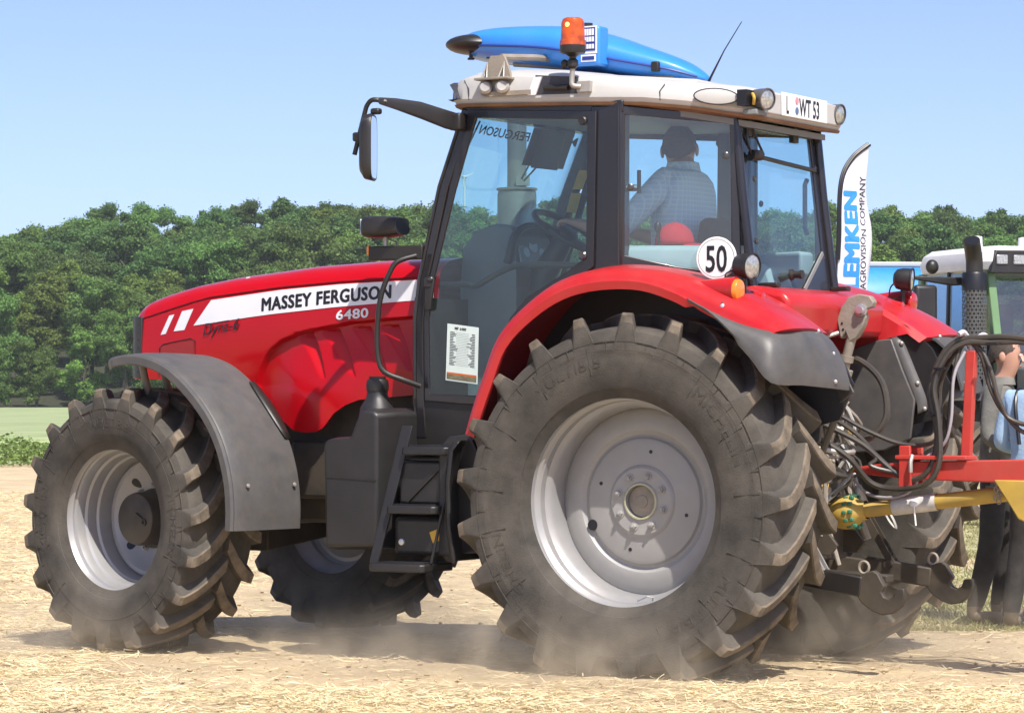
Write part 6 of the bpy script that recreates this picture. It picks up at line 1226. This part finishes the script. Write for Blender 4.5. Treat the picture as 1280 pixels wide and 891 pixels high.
def trunk_mesh(H, Rz, r0, lobes, seed):
    rr = random.Random(seed); mb = MB(); zt = H - Rz * .7; P = [(rr.gauss(0, .08) * i, rr.gauss(0, .08) * i, zt * i / 5) for i in range(6)]
    mb.tube(P, [r0 * (1.25 - .15 * i) for i in range(6)], 8)
    for c, s in rr.sample(lobes, min(9, len(lobes))):
        st = Vector(P[rr.choice((3, 4, 5))]); mb.tube([st, st.lerp(Vector(c), .5) + Vector((0, 0, -.2)), Vector(c)], [r0 * .5, r0 * .35, r0 * .12], 6)
    return mb.mesh('trunk', BARK, 60)
protos = []
for i, (H, Rx, Rz, n_l, lf) in enumerate(((12.5, 3.9, 5.4, 62, 0), (11.0, 3.6, 4.9, 56, 2), (13.5, 4.1, 5.8, 66, 1), (10.5, 3.5, 4.8, 52, 0), (12.0, 3.6, 5.5, 58, 1), (9.5, 3.3, 4.3, 50, 2), (11.5, 4.2, 4.8, 60, 0))):
    me, lobes = leaf_crown(100 + i, H, Rx, Rz, n_l); me.materials.append(LEAF[lf]); protos.append((me, trunk_mesh(H, Rz, .20, lobes, i), H, lf))
KIND = ['mid green', 'deep green', 'fresh light green']
rt = random.Random(31); TREES = {}
def put_tree(u, d, z, k, s, label, group):
    c_me, t_me, H, lf = protos[k]; o = empty('tree', gp(u, d, z)); o.rotation_euler = (0, 0, rt.uniform(0, 6.28)); o.scale = (s * rt.uniform(.92, 1.1), s * rt.uniform(.92, 1.1), s)
    for nm, me in (('crown', c_me), ('trunk', t_me)):
        c = bpy.data.objects.new(nm, me); col.objects.link(c); c.parent = o
    tag(o, label, 'tree', group); return o
def lerpz(px):
    for a_, t in ((50, 'at the left picture edge'), (165, 'left of the tractor nose'), (250, 'over the front of the red hood'), (340, 'over the middle of the red hood'), (440, 'over the hood lettering'), (545, 'behind the left mirror'), (680, 'seen through the cab door'), (790, 'behind the cab pillar'), (1030, 'behind the rear cab windows'), (1095, 'behind the white banner'), (1180, 'right of the white banner'), (1290, 'above the green tractor')):
        if px < a_: return t
    return 'past the right picture edge'
def hz(d): return lerp([(250, .1), (300, 6.6), (340, 12), (400, 18)], d)
for row, (d0, s0) in enumerate(((250, .78), (259, .88), (268, .95), (279, 1.0), (291, 1.0), (304, 1.0), (313, 1.0), (321, 1.0))):
    u = -56 + (row % 2) * 2.4
    while u < 57:
        d = d0 + rt.uniform(-3, 3); k = rt.choice((0, 1, 2, 3, 4, 5, 6)) if row else rt.choice((1, 3, 5, 5, 3, 0))
        # skyline: lower at the far left, highest left of the cab, falling slowly to the right
        px = 640 + u / d * 3800; sk = lerp([(-300, .92), (0, .97), (120, 1.02), (300, 1.08), (520, 1.10), (800, 1.06), (1100, 1.07), (1280, 1.0), (1600, .95)], px)
        s = s0 * (rt.uniform(.88, 1.13) if row < 4 else rt.uniform(.95, 1.06)) * (sk if row > 2 else 1)
        lf = protos[k][3]
        zone = lerpz(px)
        if lf == 2: kd = 'light green'
        else: kd = KIND[lf]
        if row == 0: lab, grp = f'{kd} front row tree, {zone}', f'front row {KIND[lf]} trees, {zone}'
        elif row < 4: lab, grp = f'{kd} tree inside the wood, {zone}', f'{kd} trees inside the wood, {zone}'
        else: lab, grp = f'{kd} skyline tree, {zone}', f'skyline {KIND[lf]} trees, {zone}'
        TREES.setdefault(lab, []).append((px, put_tree(u, d, hz(d) - .3, k, s, lab, grp))); u += rt.uniform(3.5, 5.2) * (.95 if row < 4 else .85)

for lab, lst in TREES.items():
    if len(lst) > 1:
        for i, (_, o) in enumerate(sorted(lst, key=lambda t: t[0])):
            o['label'] = lab + ', ' + ('first', 'second', 'third', 'fourth', 'fifth', 'sixth', 'seventh', 'eighth', 'ninth', 'tenth', 'eleventh', 'twelfth')[min(i, 11)] + ' from left'
# ---------------------------------------------------------------- dust raised by the wheels
def dust(c, r, dens, seed):
    mb = MB(); mb.ell((0, 0, 0), r, 24, 14); m = bpy.data.materials.new('dust_air'); m.use_nodes = True; N = m.node_tree.nodes; L = m.node_tree.links; N.remove(N['Principled BSDF'])
    pv = N.new('ShaderNodeVolumePrincipled'); pv.inputs['Color'].default_value = (.92, .82, .66, 1); pv.inputs['Anisotropy'].default_value = .2
    tc = N.new('ShaderNodeTexCoord'); mp = N.new('ShaderNodeMapping'); mp.inputs['Scale'].default_value = (1 / r[0], 1 / r[1], 1 / r[2]); L.new(tc.outputs['Object'], mp.inputs[0])
    ln_ = N.new('ShaderNodeVectorMath'); ln_.operation = 'LENGTH'; L.new(mp.outputs[0], ln_.inputs[0])
    fo = N.new('ShaderNodeMapRange'); fo.interpolation_type = 'SMOOTHSTEP'; fo.inputs[1].default_value = 1; fo.inputs[2].default_value = .1; L.new(ln_.outputs['Value'], fo.inputs[0])
    mp2 = N.new('ShaderNodeMapping'); mp2.inputs['Location'].default_value = (seed, seed * 2, 0); L.new(tc.outputs['Object'], mp2.inputs[0])
    nz = N.new('ShaderNodeTexNoise'); nz.inputs['Scale'].default_value = 4.2; nz.inputs['Detail'].default_value = 7; nz.inputs['Roughness'].default_value = .6; nz.inputs['Distortion'].default_value = .6; L.new(mp2.outputs[0], nz.inputs[0])
    nr = N.new('ShaderNodeMapRange'); nr.inputs[1].default_value = .40; nr.inputs[2].default_value = .68; L.new(nz.outputs[0], nr.inputs[0])
    a_ = N.new('ShaderNodeMath'); a_.operation = 'MULTIPLY'; L.new(fo.outputs[0], a_.inputs[0]); L.new(nr.outputs[0], a_.inputs[1])
    b_ = N.new('ShaderNodeMath'); b_.operation = 'MULTIPLY'; b_.inputs[1].default_value = dens; L.new(a_.outputs[0], b_.inputs[0]); L.new(b_.outputs[0], pv.inputs['Density'])
    L.new(pv.outputs[0], N['Material Output'].inputs['Volume'])
    o = mb.build('dust_cloud', m, None); o.location = c; tag(o, 'pale dust whirled up from the dry soil around the wheels', 'dust', group='dust around the wheels', kind='stuff'); return o
for c, r, dn, sd in (((.45, 1.45, .06), (1.8, .6, .36), 2.3, 1.), ((2.0, .8, .03), (1.3, .9, .24), 1.3, 4.), ((3.3, 1.4, .08), (1.0, .5, .26), 2.4, 7.), ((-.6, -.3, .12), (1.2, 1.2, .40), 1.3, 9.), ((2.4, -.6, .08), (1.2, .8, .3), 1.3, 12.)):
    dust(c, r, dn, sd)

# ---------------------------------------------------------------- thin summer haze over the whole place
mb = MB(); mb.v = []; L = [[gp(u, d, z) for u, d in ((-1600, -500), (1600, -500), (1600, 1600), (-1600, 1600))] for z in (-1.2, 36)]
mb.loft(L); hzm = bpy.data.materials.new('haze_air'); hzm.use_nodes = True; N = hzm.node_tree.nodes; N.remove(N['Principled BSDF']); pv = N.new('ShaderNodeVolumePrincipled')
pv.inputs['Color'].default_value = (.80, .88, 1, 1); pv.inputs['Density'].default_value = .00017; hzm.node_tree.links.new(pv.outputs[0], N['Material Output'].inputs['Volume'])
ho = mb.build('haze', hzm, None, 0); ho['kind'] = 'stuff'; ho['label'] = 'thin pale summer haze in the air'; ho['category'] = 'haze'
